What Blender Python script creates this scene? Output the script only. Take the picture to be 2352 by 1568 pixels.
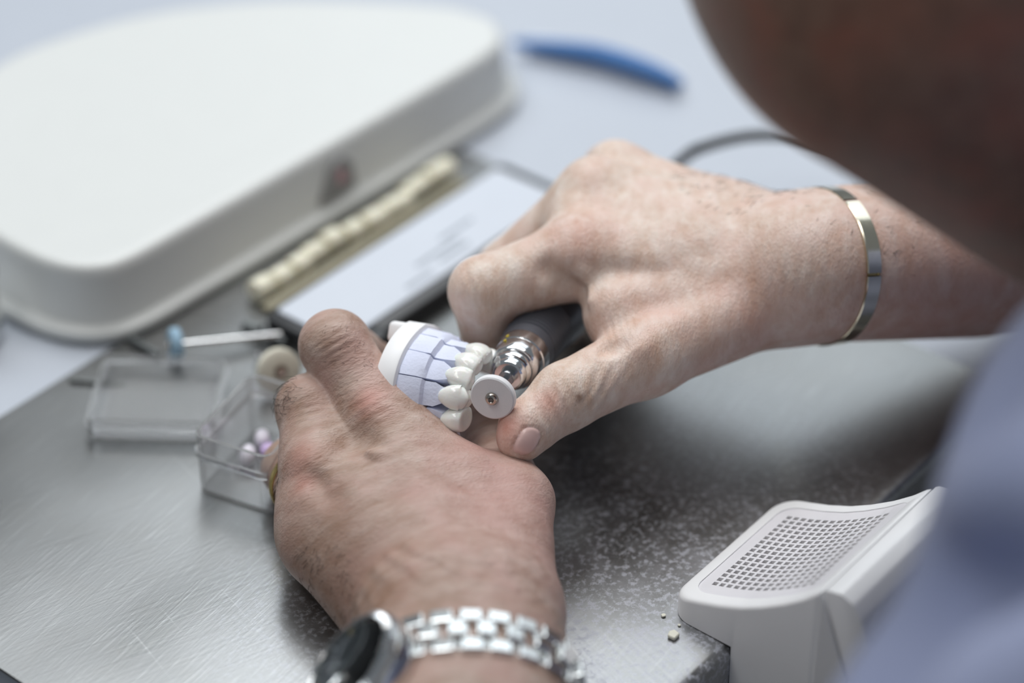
import bpy, bmesh, math, random
import numpy as np
from mathutils import Matrix, Vector

random.seed(7); np.random.seed(7)
for o in list(bpy.data.objects): bpy.data.objects.remove(o, do_unlink=True)
SC = bpy.context.scene
COL = SC.collection

# ------------------------------------------------------------------ camera
# all lengths below are millimetres; meshes are written in metres
FPX = 2352 * 85 / 36; PITCH = math.radians(35.93); HCAM = 540.0; FOCUS = 798.0
AX = np.array([1, 0, 0.]); AF = np.array([0, math.cos(PITCH), -math.sin(PITCH)]); AU = np.array([0, math.sin(PITCH), math.cos(PITCH)])
CPOS = np.array([0, 0, HCAM])
cam_d = bpy.data.cameras.new('camera'); cam = bpy.data.objects.new('camera', cam_d); COL.objects.link(cam)
cam.location = (0, 0, HCAM / 1000); cam.rotation_euler = (math.pi / 2 - PITCH, 0, 0)
cam_d.lens = 85; cam_d.sensor_width = 36; cam_d.clip_start = .02; cam_d.clip_end = 50
cam_d.dof.use_dof = True; cam_d.dof.focus_distance = FOCUS / 1000; cam_d.dof.aperture_fstop = 3.0
SC.camera = cam

# ------------------------------------------------------------------ light
world = bpy.data.worlds.new('world'); SC.world = world; world.use_nodes = True
bg = world.node_tree.nodes['Background']; bg.inputs[0].default_value = (.84, .92, 1, 1); bg.inputs[1].default_value = .27
def area_light(name, loc, target, sx, sy, power, color):
    l = bpy.data.lights.new(name, 'AREA'); l.shape = 'RECTANGLE'; l.size = sx; l.size_y = sy; l.energy = power; l.color = color
    o = bpy.data.objects.new(name, l); COL.objects.link(o); o.location = loc
    o.rotation_euler = (Vector(target) - Vector(loc)).to_track_quat('-Z', 'Y').to_euler()
    return o
area_light('window_light', (-.5, 1.65, 1.95), (.03, .65, .05), 1.5, 1.0, 30, (.93, .97, 1))
area_light('ceiling_and_fill_light', (.3, 1.35, 1.8), (.03, .68, .05), 1.4, .7, 18, (1, .985, .96))
area_light('ceiling_and_fill_light', (-.7, .35, 1.8), (.03, .65, .05), 1.2, .4, 11, (1, .98, .95))  # added fill from the left of the camera, lifts the hood's near face
area_light('far_window_light', (.6, 2.7, 1.6), (.05, .75, 0), 2.0, 1.4, 20, (.86, .94, 1))
SC.view_settings.view_transform = 'Standard'; SC.view_settings.look = 'None'
SC.view_settings.gamma = 1; SC.view_settings.use_curve_mapping = False; SC.view_settings.exposure = -0.46

# ------------------------------------------------------------------ places
E1 = np.array([.632, .775, 0]); E1 /= np.linalg.norm(E1); E2 = np.array([-E1[1], E1[0], 0]); EZ = np.array([0, 0, 1.])
def P(x, y, d):                       # a point seen at a photo pixel, d mm deep
    return CPOS + d * ((x - 1176) / FPX * AX + AF - (y - 784) / FPX * AU)
def T(x, y, z=0):                     # a point seen at a photo pixel, z mm above the worktop
    r = (x - 1176) / FPX * AX + AF - (y - 784) / FPX * AU
    return CPOS + r * (z - HCAM) / r[2]
def B(a, b, z=0):                     # bench frame: a along the front edge, b in from the edge
    return E1 * (491.4 + a) + E2 * (309.2 + b) + EZ * z
def binv(q): return np.array([q @ E1 - 491.4, q @ E2 - 309.2, q[2]])
def V3(x, y, z): return AX * x + AU * y + AF * z      # a direction: right, up, away from the viewpoint
def unit(v): v = np.asarray(v, float); return v / np.linalg.norm(v)

# ------------------------------------------------------------------ objects
def empty(name, loc, label=None, cat=None, group=None):
    o = bpy.data.objects.new(name, None); COL.objects.link(o); o.location = Vector(loc) / 1000
    o.empty_display_size = .01
    if label: o['label'] = label
    if cat: o['category'] = cat
    if group: o['group'] = group
    return o
def mesh_of(name, verts, faces, smooth=False):
    m = bpy.data.meshes.new(name)
    v = np.asarray(verts, float) / 1000
    m.from_pydata([tuple(a) for a in v], [], [tuple(int(i) for i in f) for f in faces]); m.update()
    if smooth: m.polygons.foreach_set('use_smooth', [True] * len(m.polygons))
    return m
def obj(name, vf, mat, parent=None, smooth=False, label=None, cat=None, group=None, kind=None, origin=None, auto=None):
    verts, faces = np.asarray(vf[0], float), vf[1]
    root = parent
    while root is not None and root.parent is not None: root = root.parent
    if root is not None: org = np.array(root.location) * 1000
    elif origin is not None: org = np.array(origin, float)
    else:
        org = (verts.min(0) + verts.max(0)) / 2; org[2] = verts[:, 2].min()
    m = mesh_of(name, verts - org, faces, smooth)
    if auto is not None:
        bm = bmesh.new(); bm.from_mesh(m)
        bmesh.ops.recalc_face_normals(bm, faces=bm.faces)
        for e in bm.edges:
            if len(e.link_faces) == 2 and e.calc_face_angle(0) > math.radians(auto): e.smooth = False
        for f in bm.faces: f.smooth = True
        bm.to_mesh(m); bm.free()
    if mat is not None: m.materials.append(mat)
    o = bpy.data.objects.new(name, m); COL.objects.link(o)
    if parent is not None: o.parent = parent
    else: o.location = Vector(org) / 1000
    for k, v in (('label', label), ('category', cat), ('group', group), ('kind', kind)):
        if v: o[k] = v
    return o
def share(name, mesh, parent, mat4):
    o = bpy.data.objects.new(name, mesh); COL.objects.link(o); o.parent = parent; o.matrix_local = mat4
    return o
def join(*vfs):
    V = []; Fc = []; n = 0
    for v, f in vfs:
        V.append(np.asarray(v, float)); Fc += [[i + n for i in q] for q in f]; n += len(v)
    return np.concatenate(V), Fc
def xf(vf, x, y, z, o):               # local coords -> axes x,y,z at o
    v = np.asarray(vf[0], float)
    return v[:, :1] * np.asarray(x) + v[:, 1:2] * np.asarray(y) + v[:, 2:3] * np.asarray(z) + np.asarray(o), vf[1]
def bm_vf(bm):
    bmesh.ops.recalc_face_normals(bm, faces=bm.faces)
    bm.verts.index_update()
    r = (np.array([v.co[:] for v in bm.verts]), [[v.index for v in f.verts] for f in bm.faces]); bm.free(); return r
def rbox(sx, sy, sz, r=0, seg=2, c=(0, 0, 0)):
    bm = bmesh.new(); bmesh.ops.create_cube(bm, size=1)
    for v in bm.verts: v.co = Vector((v.co.x * sx, v.co.y * sy, v.co.z * sz))
    if r: bmesh.ops.bevel(bm, geom=list(bm.edges), offset=r, segments=seg, profile=.5, affect='EDGES')
    v, f = bm_vf(bm); return v + np.array(c), f
def prism(poly, z0, z1, r=0, seg=2, which='all'):
    bm = bmesh.new(); vs = [bm.verts.new((p[0], p[1], z0)) for p in poly]; bm.faces.new(vs)
    g = bmesh.ops.extrude_face_region(bm, geom=list(bm.faces))
    top = [v for v in g['geom'] if isinstance(v, bmesh.types.BMVert)]
    for v in top: v.co.z = z1
    if r:
        if which == 'top': ed = [e for e in bm.edges if all(abs(v.co.z - z1) < 1e-6 for v in e.verts)]
        elif which == 'caps': ed = [e for e in bm.edges if abs(e.verts[0].co.z - e.verts[1].co.z) < 1e-6]
        else: ed = list(bm.edges)
        bmesh.ops.bevel(bm, geom=ed, offset=r, segments=seg, profile=.5, affect='EDGES')
    return bm_vf(bm)
def rrect(x0, x1, y0, y1, r, n=6):
    pts = []
    rr = r if isinstance(r, (list, tuple)) else [r] * 4
    for (cx, cy, a0, q) in ((x1 - rr[0], y1 - rr[0], 0, rr[0]), (x0 + rr[1], y1 - rr[1], 90, rr[1]), (x0 + rr[2], y0 + rr[2], 180, rr[2]), (x1 - rr[3], y0 + rr[3], 270, rr[3])):
        for i in range(n + 1):
            a = math.radians(a0 + 90 * i / n); pts.append((cx + q * math.cos(a), cy + q * math.sin(a)))
    return pts
def lathe(prof, n=32, caps=True):     # profile (r, z) around z
    V = []; Fc = []
    for r, z in prof:
        for i in range(n):
            a = 2 * math.pi * i / n; V.append((r * math.cos(a), r * math.sin(a), z))
    for k in range(len(prof) - 1):
        for i in range(n):
            j = (i + 1) % n; Fc.append([k * n + i, k * n + j, (k + 1) * n + j, (k + 1) * n + i])
    if caps: Fc.append(list(range(n))[::-1]); Fc.append([(len(prof) - 1) * n + i for i in range(n)])
    return np.array(V), Fc
def perp(z, hint=None):
    z = unit(z)
    if hint is None: hint = (0, 0, 1) if abs(z[2]) < .9 else (1, 0, 0)
    x = np.asarray(hint, float) - z * (np.asarray(hint, float) @ z); x = unit(x); return x, np.cross(z, x), z
def lathe_at(prof, o, axis, n=32, caps=True):
    x, y, z = perp(axis); return xf(lathe(prof, n, caps), x, y, z, o)
def catmull(pts, n=8):
    pts = [np.asarray(p, float) for p in pts]; q = [2 * pts[0] - pts[1]] + pts + [2 * pts[-1] - pts[-2]]; out = []
    for i in range(1, len(q) - 2):
        for k in range(n):
            t = k / n; a, b, c, d = q[i - 1:i + 3]
            out.append(.5 * (2 * b + (c - a) * t + (2 * a - 5 * b + 4 * c - d) * t * t + (3 * b - a - 3 * c + d) * t ** 3))
    out.append(pts[-1]); return out
def tube(path, r, n=12, caps=True):
    path = [np.asarray(p, float) for p in path]; V = []; Fc = []; m = len(path)
    x = None
    for i, p in enumerate(path):
        t = unit(path[min(i + 1, m - 1)] - path[max(i - 1, 0)])
        x, y, _ = perp(t, x if x is not None else None)
        ri = r[i] if hasattr(r, '__len__') else r
        for k in range(n):
            a = 2 * math.pi * k / n; V.append(p + ri * (math.cos(a) * x + math.sin(a) * y))
    for i in range(m - 1):
        for k in range(n):
            j = (k + 1) % n; Fc.append([i * n + k, i * n + j, (i + 1) * n + j, (i + 1) * n + k])
    if caps: Fc.append(list(range(n))[::-1]); Fc.append([(m - 1) * n + k for k in range(n)])
    return np.array(V), Fc

# ------------------------------------------------------------------ materials
def srgb(r, g, b):
    f = lambda c: (c / 255 / 12.92) if c <= 10 else ((c / 255 + .055) / 1.055) ** 2.4
    return (f(r), f(g), f(b), 1)
class NT:
    def __init__(s, name):
        s.m = bpy.data.materials.new(name); s.m.use_nodes = True; s.t = s.m.node_tree; s.b = s.t.nodes['Principled BSDF']
        s.tc = s.t.nodes.new('ShaderNodeTexCoord')
    def n(s, typ, **kw):
        o = s.t.nodes.new('ShaderNode' + typ)
        for k, v in kw.items():
            if k in o.inputs: o.inputs[k].default_value = v
            else: setattr(o, k, v)
        return o
    def l(s, a, b): s.t.links.new(a, b)
    def map(s, scale=(1, 1, 1), rot=(0, 0, 0)):
        m = s.n('Mapping', vector_type='TEXTURE'); m.inputs['Scale'].default_value = tuple(1 / c for c in scale); m.inputs['Rotation'].default_value = rot
        s.l(s.tc.outputs['Object'], m.inputs['Vector']); return m.outputs[0]
    def noise(s, scale, vec=None, detail=4, rough=.55):
        n = s.n('TexNoise', Scale=scale, Detail=detail, Roughness=rough); s.l(vec if vec is not None else s.tc.outputs['Object'], n.inputs['Vector']); return n.outputs[0]
    def ramp(s, val, stops):
        r = s.n('ValToRGB'); e = r.color_ramp.elements
        while len(e) < len(stops): e.new(.5)
        for i, (p, c) in enumerate(stops): e[i].position = p; e[i].color = c if hasattr(c, '__len__') else (c, c, c, 1)
        s.l(val, r.inputs[0]); return r.outputs[0]
    def mix(s, fac, a, b, mode='MIX'):
        m = s.n('Mix', data_type='RGBA', blend_type=mode)
        for sock, v in ((m.inputs[0], fac), (m.inputs[6], a), (m.inputs[7], b)):
            if hasattr(v, 'is_linked') or isinstance(v, bpy.types.NodeSocket): s.l(v, sock)
            else: sock.default_value = v
        return m.outputs[2]
    def bump(s, h, strength=.3, dist=.001, prev=None):
        b = s.n('Bump', Strength=strength, Distance=dist); s.l(h, b.inputs['Height'])
        if prev is not None: s.l(prev, b.inputs['Normal'])
        return b.outputs[0]
    def set(s, **kw):
        for k, v in kw.items():
            k = k.replace('_', ' ')
            if isinstance(v, bpy.types.NodeSocket): s.l(v, s.b.inputs[k])
            else: s.b.inputs[k].default_value = v
        return s
def plain(name, col, rough=.5, metal=0, bump=None, var=.06, **kw):
    t = NT(name); n = t.noise(60, detail=3)
    c2 = tuple(max(0, c * (1 - var * 2)) for c in col[:3]) + (1,)
    t.set(Base_Color=t.mix(n, c2, tuple(min(1, c * (1 + var)) for c in col[:3]) + (1,)), Roughness=rough, Metallic=metal, **kw)
    if bump: t.set(Normal=t.bump(t.noise(bump[0], detail=5), bump[1], bump[2]))
    return t.m
def skin_mat(name, base, pink, brown, rot, streak, rough=.46):
    t = NT(name)
    v = t.map((streak, 1, 1), rot)
    n1 = t.noise(170, v, 6, .62); n2 = t.noise(65, None, 4); n3 = t.noise(420, v, 5, .65)
    c = t.mix(t.ramp(n1, [(.32, 0), (.68, 1)]), brown, base)
    c = t.mix(t.ramp(n2, [(.42, 0), (.75, .75)]), c, pink)
    c = t.mix(t.ramp(n3, [(.60, 0), (.78, .55)]), c, pink)
    sp = t.noise(520, None, 2); c = t.mix(t.ramp(sp, [(.66, 0), (.74, .5)]), c, brown)
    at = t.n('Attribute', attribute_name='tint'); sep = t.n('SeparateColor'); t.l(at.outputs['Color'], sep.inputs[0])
    c = t.mix(sep.outputs[0], c, srgb(196, 118, 104))
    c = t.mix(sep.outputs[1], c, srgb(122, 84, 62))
    c = t.mix(sep.outputs[2], c, srgb(206, 158, 152))
    b1 = t.bump(t.noise(900, v, 4, .6), .28, .0009)
    vo = t.n('TexVoronoi', Scale=1500.0); t.l(v, vo.inputs['Vector'])
    b2 = t.bump(vo.outputs['Distance'], .22, .0005, b1)
    b3 = t.bump(n1, .3, .0022, b2)
    t.set(Base_Color=c, Roughness=rough, Normal=b3, Subsurface_Weight=.12, Subsurface_Scale=.004, Subsurface_Radius=(1, .4, .25), Specular_IOR_Level=.42)
    return t.m
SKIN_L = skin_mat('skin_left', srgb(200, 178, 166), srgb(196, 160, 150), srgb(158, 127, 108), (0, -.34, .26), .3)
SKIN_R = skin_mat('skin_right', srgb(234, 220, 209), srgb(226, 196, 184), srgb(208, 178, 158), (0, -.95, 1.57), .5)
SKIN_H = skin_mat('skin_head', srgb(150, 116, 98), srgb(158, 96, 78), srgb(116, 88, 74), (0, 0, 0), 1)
NAIL = plain('nail', srgb(226, 192, 186), .26, var=.03)
WHITE_TABLE = plain('white_laminate', srgb(188, 194, 204), .38, var=.015)
WHITE_PLASTIC = plain('white_plastic', srgb(220, 222, 220), .35, var=.012)
HOOD = plain('hood_plastic', srgb(249, 249, 250), .3, var=.02)
GRILLE = plain('grille_plastic', srgb(234, 232, 236), .4, var=.05)
FILTER = plain('filter_mesh', srgb(204, 204, 196), .9, var=.12)
CHROME = plain('chrome', (.78, .79, .8, 1), .13, 1, var=.02)
STEEL_POL = plain('watch_steel', (.8, .81, .8, 1), .17, 1, var=.03)
GOLD = plain('gold', (.83, .62, .24, 1), .2, 1, var=.05)
PALE_GOLD = plain('white_gold', (.74, .69, .56, 1), .16, 1, var=.05)
BLACK = plain('black_plastic', srgb(42, 43, 46), .42, var=.15)
SLEEVE = plain('handpiece_sleeve', srgb(92, 94, 102), .36, .3, var=.08)
PLASTER = plain('blue_plaster', srgb(228, 233, 254), .8, var=.02, bump=(900, .3, .0006))
BASE_W = plain('model_base_plastic', srgb(250, 250, 251), .4, var=.01)
def ceramic():
    t = NT('ceramic'); n = t.noise(140, None, 3)
    t.set(Base_Color=t.mix(n, srgb(243, 242, 234), srgb(252, 252, 248)), Roughness=.16, Subsurface_Weight=.2, Subsurface_Scale=.003, Coat_Weight=.5, Coat_Roughness=.08,
          Normal=t.bump(t.noise(420, None, 2), .12, .0012))
    return t.m
CERAMIC = ceramic()
WHEEL = plain('wheel_rubber', srgb(236, 236, 238), .62, var=.02, bump=(2500, .2, .0003))
BLUE_RUB = plain('blue_rubber', srgb(150, 182, 204), .6, var=.05)
CREAM_RUB = plain('cream_rubber', srgb(226, 222, 206), .6, var=.04)
WAX = plain('yellow_wax', srgb(242, 238, 216), .3, var=.04, Subsurface_Weight=.1, Subsurface_Scale=.004)
BLUE_PL = plain('blue_plastic', srgb(34, 112, 184), .35, var=.05)
LILAC = plain('lilac_plastic', srgb(214, 190, 232), .35, var=.04)
PALE_LIL = plain('pale_plastic', srgb(236, 232, 244), .35, var=.02)
DARKROD = plain('dark_steel', (.16, .17, .17, 1), .4, .8)
PAPER = plain('grey_card', srgb(206, 212, 222), .5, var=.02)
INK = plain('grey_ink', srgb(150, 158, 168), .6)
BROWN = plain('brown_wood', srgb(112, 84, 50), .5, var=.15)
FLOORM = plain('floor_grey', srgb(96, 96, 98), .6, var=.1)
PINKM = plain('pink_wax', srgb(196, 150, 158), .5)
DIAL = plain('dial', srgb(38, 44, 48), .3, var=.1)
CHIP = plain('white_chip', srgb(232, 230, 214), .5)
def clear():
    t = NT('clear_plastic'); n = t.noise(40, None, 3)
    t.set(Base_Color=(.97, .975, .98, 1), Roughness=t.ramp(n, [(.3, .03), (.7, .12)]), Transmission_Weight=.86, IOR=1.4)
    return t.m
CLEAR = clear()
def glass():
    t = NT('watch_glass'); t.set(Base_Color=(.9, .93, .93, 1), Roughness=.03, Transmission_Weight=1.0, IOR=1.3, Normal=t.bump(t.noise(30), .01, .0002)); return t.m
GLASS = glass()
def steel():
    t = NT('worn_stainless_steel')
    a = math.atan2(E1[1], E1[0])
    v1 = t.map((.05, 1, 1), (0, 0, a + .12)); v2 = t.map((.05, 1, 1), (0, 0, a - .35)); v3 = t.map((.03, 1, 1), (0, 0, a + 1.3))
    s1 = t.noise(900, v1, 2); s2 = t.noise(800, v2, 2); s3 = t.noise(500, v3, 2)
    big = t.noise(11, None, 1.5); mid = t.noise(75, None, 5, .6); fine = t.noise(480, None, 4, .7)
    base = t.mix(t.ramp(big, [(.35, 0), (.65, 1)]), (.23, .232, .23, 1), (.30, .305, .305, 1))
    base = t.mix(t.ramp(mid, [(.45, 0), (.8, .18)]), base, (.25, .24, .22, 1))
    # grinding dust near the suction hood: a film of pale powder with a shape of its own
    g = t.n('SeparateXYZ'); t.l(t.tc.outputs['Object'], g.inputs[0])
    dm = t.n('VectorMath', operation='DISTANCE'); t.l(t.tc.outputs['Object'], dm.inputs[0]); dm.inputs[1].default_value = DUST
    near = t.ramp(dm.outputs['Value'], [(.03, 1), (.15, 0)])
    spk = t.ramp(fine, [(.50, 0), (.62, 1)])
    film = t.ramp(mid, [(.40, .05), (.70, .75)])
    m1 = t.n('Math', operation='MULTIPLY'); t.l(near, m1.inputs[0]); t.l(spk, m1.inputs[1])
    m2 = t.n('Math', operation='MULTIPLY'); t.l(near, m2.inputs[0]); t.l(film, m2.inputs[1])
    m3 = t.n('Math', operation='MULTIPLY_ADD'); t.l(m2.outputs[0], m3.inputs[0]); m3.inputs[1].default_value = .6; t.l(m1.outputs[0], m3.inputs[2]); m3.use_clamp = True
    col = t.mix(m3.outputs[0], base, srgb(186, 188, 196))
    met = t.n('Math', operation='MULTIPLY_ADD'); t.l(m3.outputs[0], met.inputs[0]); met.inputs[1].default_value = -.85; met.inputs[2].default_value = .92
    rg = t.ramp(big, [(.3, .24), (.75, .36)])
    b = t.bump(s1, .035, .0006); b = t.bump(s2, .03, .0006, b); b = t.bump(s3, .03, .0008, b)
    col = t.mix(t.ramp(s1, [(.58, 0), (.74, .18)]), col, (.62, .63, .63, 1)); col = t.mix(t.ramp(s2, [(.6, 0), (.76, .2)]), col, (.16, .16, .16, 1)); col = t.mix(t.ramp(s3, [(.68, 0), (.8, .22)]), col, (.6, .6, .6, 1))
    t.set(Base_Color=col, Metallic=met.outputs[0], Roughness=rg, Normal=b)
    return t.m

# ------------------------------------------------------------------ setting
FL = -760
obj('floor', ([(-3000, -3000, FL), (3000, -3000, FL), (3000, 4000, FL), (-3000, 4000, FL)], [[0, 1, 2, 3]]), FLOORM, kind='structure')
SHEET = (-156, 181, 0, 277)
bench_org = B(20, 350, FL)
DUST = tuple((B(-10, 30, 0) - bench_org) / 1000)
bench = empty('workbench', bench_org, 'white laminate workbench with a folded stainless steel sheet along its front edge', 'workbench')
def bprism(poly, z0, z1, r=0, seg=2, which='all'):       # poly in bench coords
    return xf(prism(poly, z0, z1, r, seg, which), E1, E2, EZ, B(0, 0, 0))
obj('table_top', bprism([(-153, 6), (900, 6), (900, 950), (-153, 950)], -32, -1.4, 1), WHITE_TABLE, bench)
# steel sheet with a rolled front edge: profile in (b, z), swept along a
prof = [(277, -1.3), (277, 0)] + [(277 - 270 * i / 3, 0) for i in range(1, 4)]
prof += [(4.5 - 4.5 * math.sin(math.radians(a)), -4.5 + 4.5 * math.cos(math.radians(a))) for a in range(10, 91, 16)] + [(0, -38), (1.4, -38), (1.4, -4.5), (4.5, -1.4), (7, -1.4)]
V = []; Fc = []
n = len(prof)
for a in np.linspace(SHEET[0], SHEET[1], 5):
    for b, z in prof: V.append(B(a, b, z))
for i in range(4):
    for k in range(n):
        j = (k + 1) % n; Fc.append([i * n + k, i * n + j, (i + 1) * n + j, (i + 1) * n + k])
Fc += [list(range(n))[::-1], [4 * n + k for k in range(n)]]
obj('steel_worktop', (V, Fc), steel(), bench, auto=40, label='brushed stainless steel sheet with scratches and grinding dust')
obj('front_panel', bprism([(-150, 12), (900, 12), (900, 30), (-150, 30)], -190, -32, 1), BROWN, bench, label='brown wooden panel under the front edge')
for a, b in ((-120, 40), (860, 40), (-120, 900), (860, 900)):
    obj('leg', bprism(rrect(a - 25, a + 25, b - 25, b + 25, 4, 2), FL, -32), DARKROD, bench)

# ------------------------------------------------------------------ implicit surfaces for bodies and cloth
F32 = np.float32
def _seg(p, a, b):
    bx, by, bz = (float(v) for v in b - a); x = p[:, 0] - F32(a[0]); y = p[:, 1] - F32(a[1]); z = p[:, 2] - F32(a[2])
    t = x * F32(bx); t += y * F32(by); t += z * F32(bz); t *= F32(1 / max(bx * bx + by * by + bz * bz, 1e-6)); np.clip(t, 0, 1, out=t)
    x -= t * F32(bx); y -= t * F32(by); z -= t * F32(bz)
    x *= x; y *= y; z *= z; x += y; x += z
    return x, t
def capd(p, a, b, ra, rb):
    d, t = _seg(p, a, b); np.sqrt(d, out=d); t *= F32(rb - ra); t += F32(ra); d -= t
    return d
def ellip(p, c, ax, rad):
    q = (p - c.astype(F32)) @ np.asarray(ax, F32).T; r = np.asarray(rad, F32)
    k0 = np.sqrt(((q / r) ** 2).sum(1)); k1 = np.sqrt(((q / r ** 2) ** 2).sum(1)) + 1e-6
    return k0 * (k0 - 1) / k1
def smin(a, b, k):
    if k <= 0: return np.minimum(a, b)
    h = np.maximum(k - np.abs(a - b), 0) / k
    return np.minimum(a, b) - h * h * k * .25
def segd2(p, a, b): return _seg(p, a, b)[0]
def isosurface(fn, lo, hi, h, steps=2):
    lo = np.asarray(lo, float); nb = 32; sb = 8
    nblk = np.ceil((np.asarray(hi) - lo) / (h * nb)).astype(int); dims = nblk * nb + 1
    ids = np.stack(np.meshgrid(*[np.arange(m) for m in nblk], indexing='ij'), -1).reshape(-1, 3)
    dc = fn(np.asfortranarray(((ids + .5) * nb * h + lo).astype(F32))); reach = nb * h * .87 + 1.2; r2 = sb * h * .87 + 1.2
    vol = np.full(dims, 1.0, F32)
    sub = np.stack(np.meshgrid(*[np.arange(nb // sb)] * 3, indexing='ij'), -1).reshape(-1, 3) * sb
    base = np.stack(np.meshgrid(*[np.arange(sb + 1)] * 3, indexing='ij'), -1).reshape(-1, 3)
    for i in np.nonzero(dc < reach)[0]:
        o = ids[i] * nb
        if dc[i] < -reach: vol[o[0]:o[0] + nb + 1, o[1]:o[1] + nb + 1, o[2]:o[2] + nb + 1] = -1; continue
        sc = fn(np.asfortranarray(((o + sub + sb / 2) * h + lo).astype(F32)))
        for q in sub[sc < -r2]: a = o + q; vol[a[0]:a[0] + sb + 1, a[1]:a[1] + sb + 1, a[2]:a[2] + sb + 1] = -1
    for i in np.nonzero(np.abs(dc) <= reach)[0]:
        o = ids[i] * nb
        sc = fn(np.asfortranarray(((o + sub + sb / 2) * h + lo).astype(F32)))
        act = sub[np.abs(sc) <= r2]
        if not len(act): continue
        pts = (o + act[:, None, :] + base[None]).reshape(-1, 3)
        d = fn(np.asfortranarray((pts * h + lo).astype(F32))).reshape(len(act), sb + 1, sb + 1, sb + 1)
        for q, dd in zip(act, d): a = o + q; vol[a[0]:a[0] + sb + 1, a[1]:a[1] + sb + 1, a[2]:a[2] + sb + 1] = dd
    ins = vol < 0
    c8 = [(0, 0, 0), (1, 0, 0), (0, 1, 0), (1, 1, 0), (0, 0, 1), (1, 0, 1), (0, 1, 1), (1, 1, 1)]
    nx, ny, nz = dims
    cnt = sum(ins[a:nx - 1 + a, b:ny - 1 + b, c:nz - 1 + c].astype(np.int8) for a, b, c in c8)
    cells = np.argwhere((cnt > 0) & (cnt < 8)); cid = -np.ones((nx - 1, ny - 1, nz - 1), np.int32)
    cid[cells[:, 0], cells[:, 1], cells[:, 2]] = np.arange(len(cells))
    vals = np.stack([vol[cells[:, 0] + a, cells[:, 1] + b, cells[:, 2] + c] for a, b, c in c8], 1)
    acc = np.zeros((len(cells), 3)); num = np.zeros(len(cells))
    for i in range(8):
        for j in range(i + 1, 8):
            if sum(abs(np.array(c8[i]) - c8[j])) != 1: continue
            a, b = vals[:, i], vals[:, j]; m = (a < 0) != (b < 0)
            t = np.where(m, a / np.where(m, a - b, 1), 0)
            pt = np.array(c8[i]) + t[:, None] * (np.array(c8[j]) - np.array(c8[i]))
            acc += np.where(m[:, None], pt, 0); num += m
    V = ((cells + acc / num[:, None]) * h + lo).astype(F32)
    faces = []
    for ax in range(3):
        sl0 = [slice(None)] * 3; sl1 = [slice(None)] * 3; sl0[ax] = slice(0, -1); sl1[ax] = slice(1, None)
        s0 = ins[tuple(sl0)]; s1 = ins[tuple(sl1)]; e = np.argwhere(s0 != s1)
        b, c = [(1, 2), (2, 0), (0, 1)][ax]
        ok = (e[:, b] > 0) & (e[:, c] > 0) & (e[:, b] < dims[b] - 1) & (e[:, c] < dims[c] - 1); e = e[ok]
        flip = s0[e[:, 0], e[:, 1], e[:, 2]]
        def at(db, dcc):
            q = e.copy(); q[:, b] -= db; q[:, c] -= dcc; return cid[q[:, 0], q[:, 1], q[:, 2]]
        q = np.stack([at(1, 1), at(0, 1), at(0, 0), at(1, 0)], 1)
        q[~flip] = q[~flip][:, ::-1]; faces.append(q)
    Fq = np.concatenate(faces)
    bl = cells // nb; key = (bl[:, 0] * 4096 + bl[:, 1]) * 4096 + bl[:, 2]; order = np.argsort(key, kind='stable')
    brk = np.nonzero(np.diff(key[order]))[0] + 1
    groups = np.split(order, brk)
    def pull(g_):
        v = np.asfortranarray(V[g_])
        for _ in range(steps):                 # pull onto the surface
            d = fn(v); e = .4 * h
            g = np.stack([fn(v + np.array(o, F32)) - d for o in ((e, 0, 0), (0, e, 0), (0, 0, e))], 1) / e
            st = np.clip(d / np.maximum((g ** 2).sum(1), .15), -h, h)
            v = v - (g * st[:, None] * .9).astype(F32)
        V[g_] = v
    for g_ in groups: pull(g_)
    return V, Fq

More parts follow.
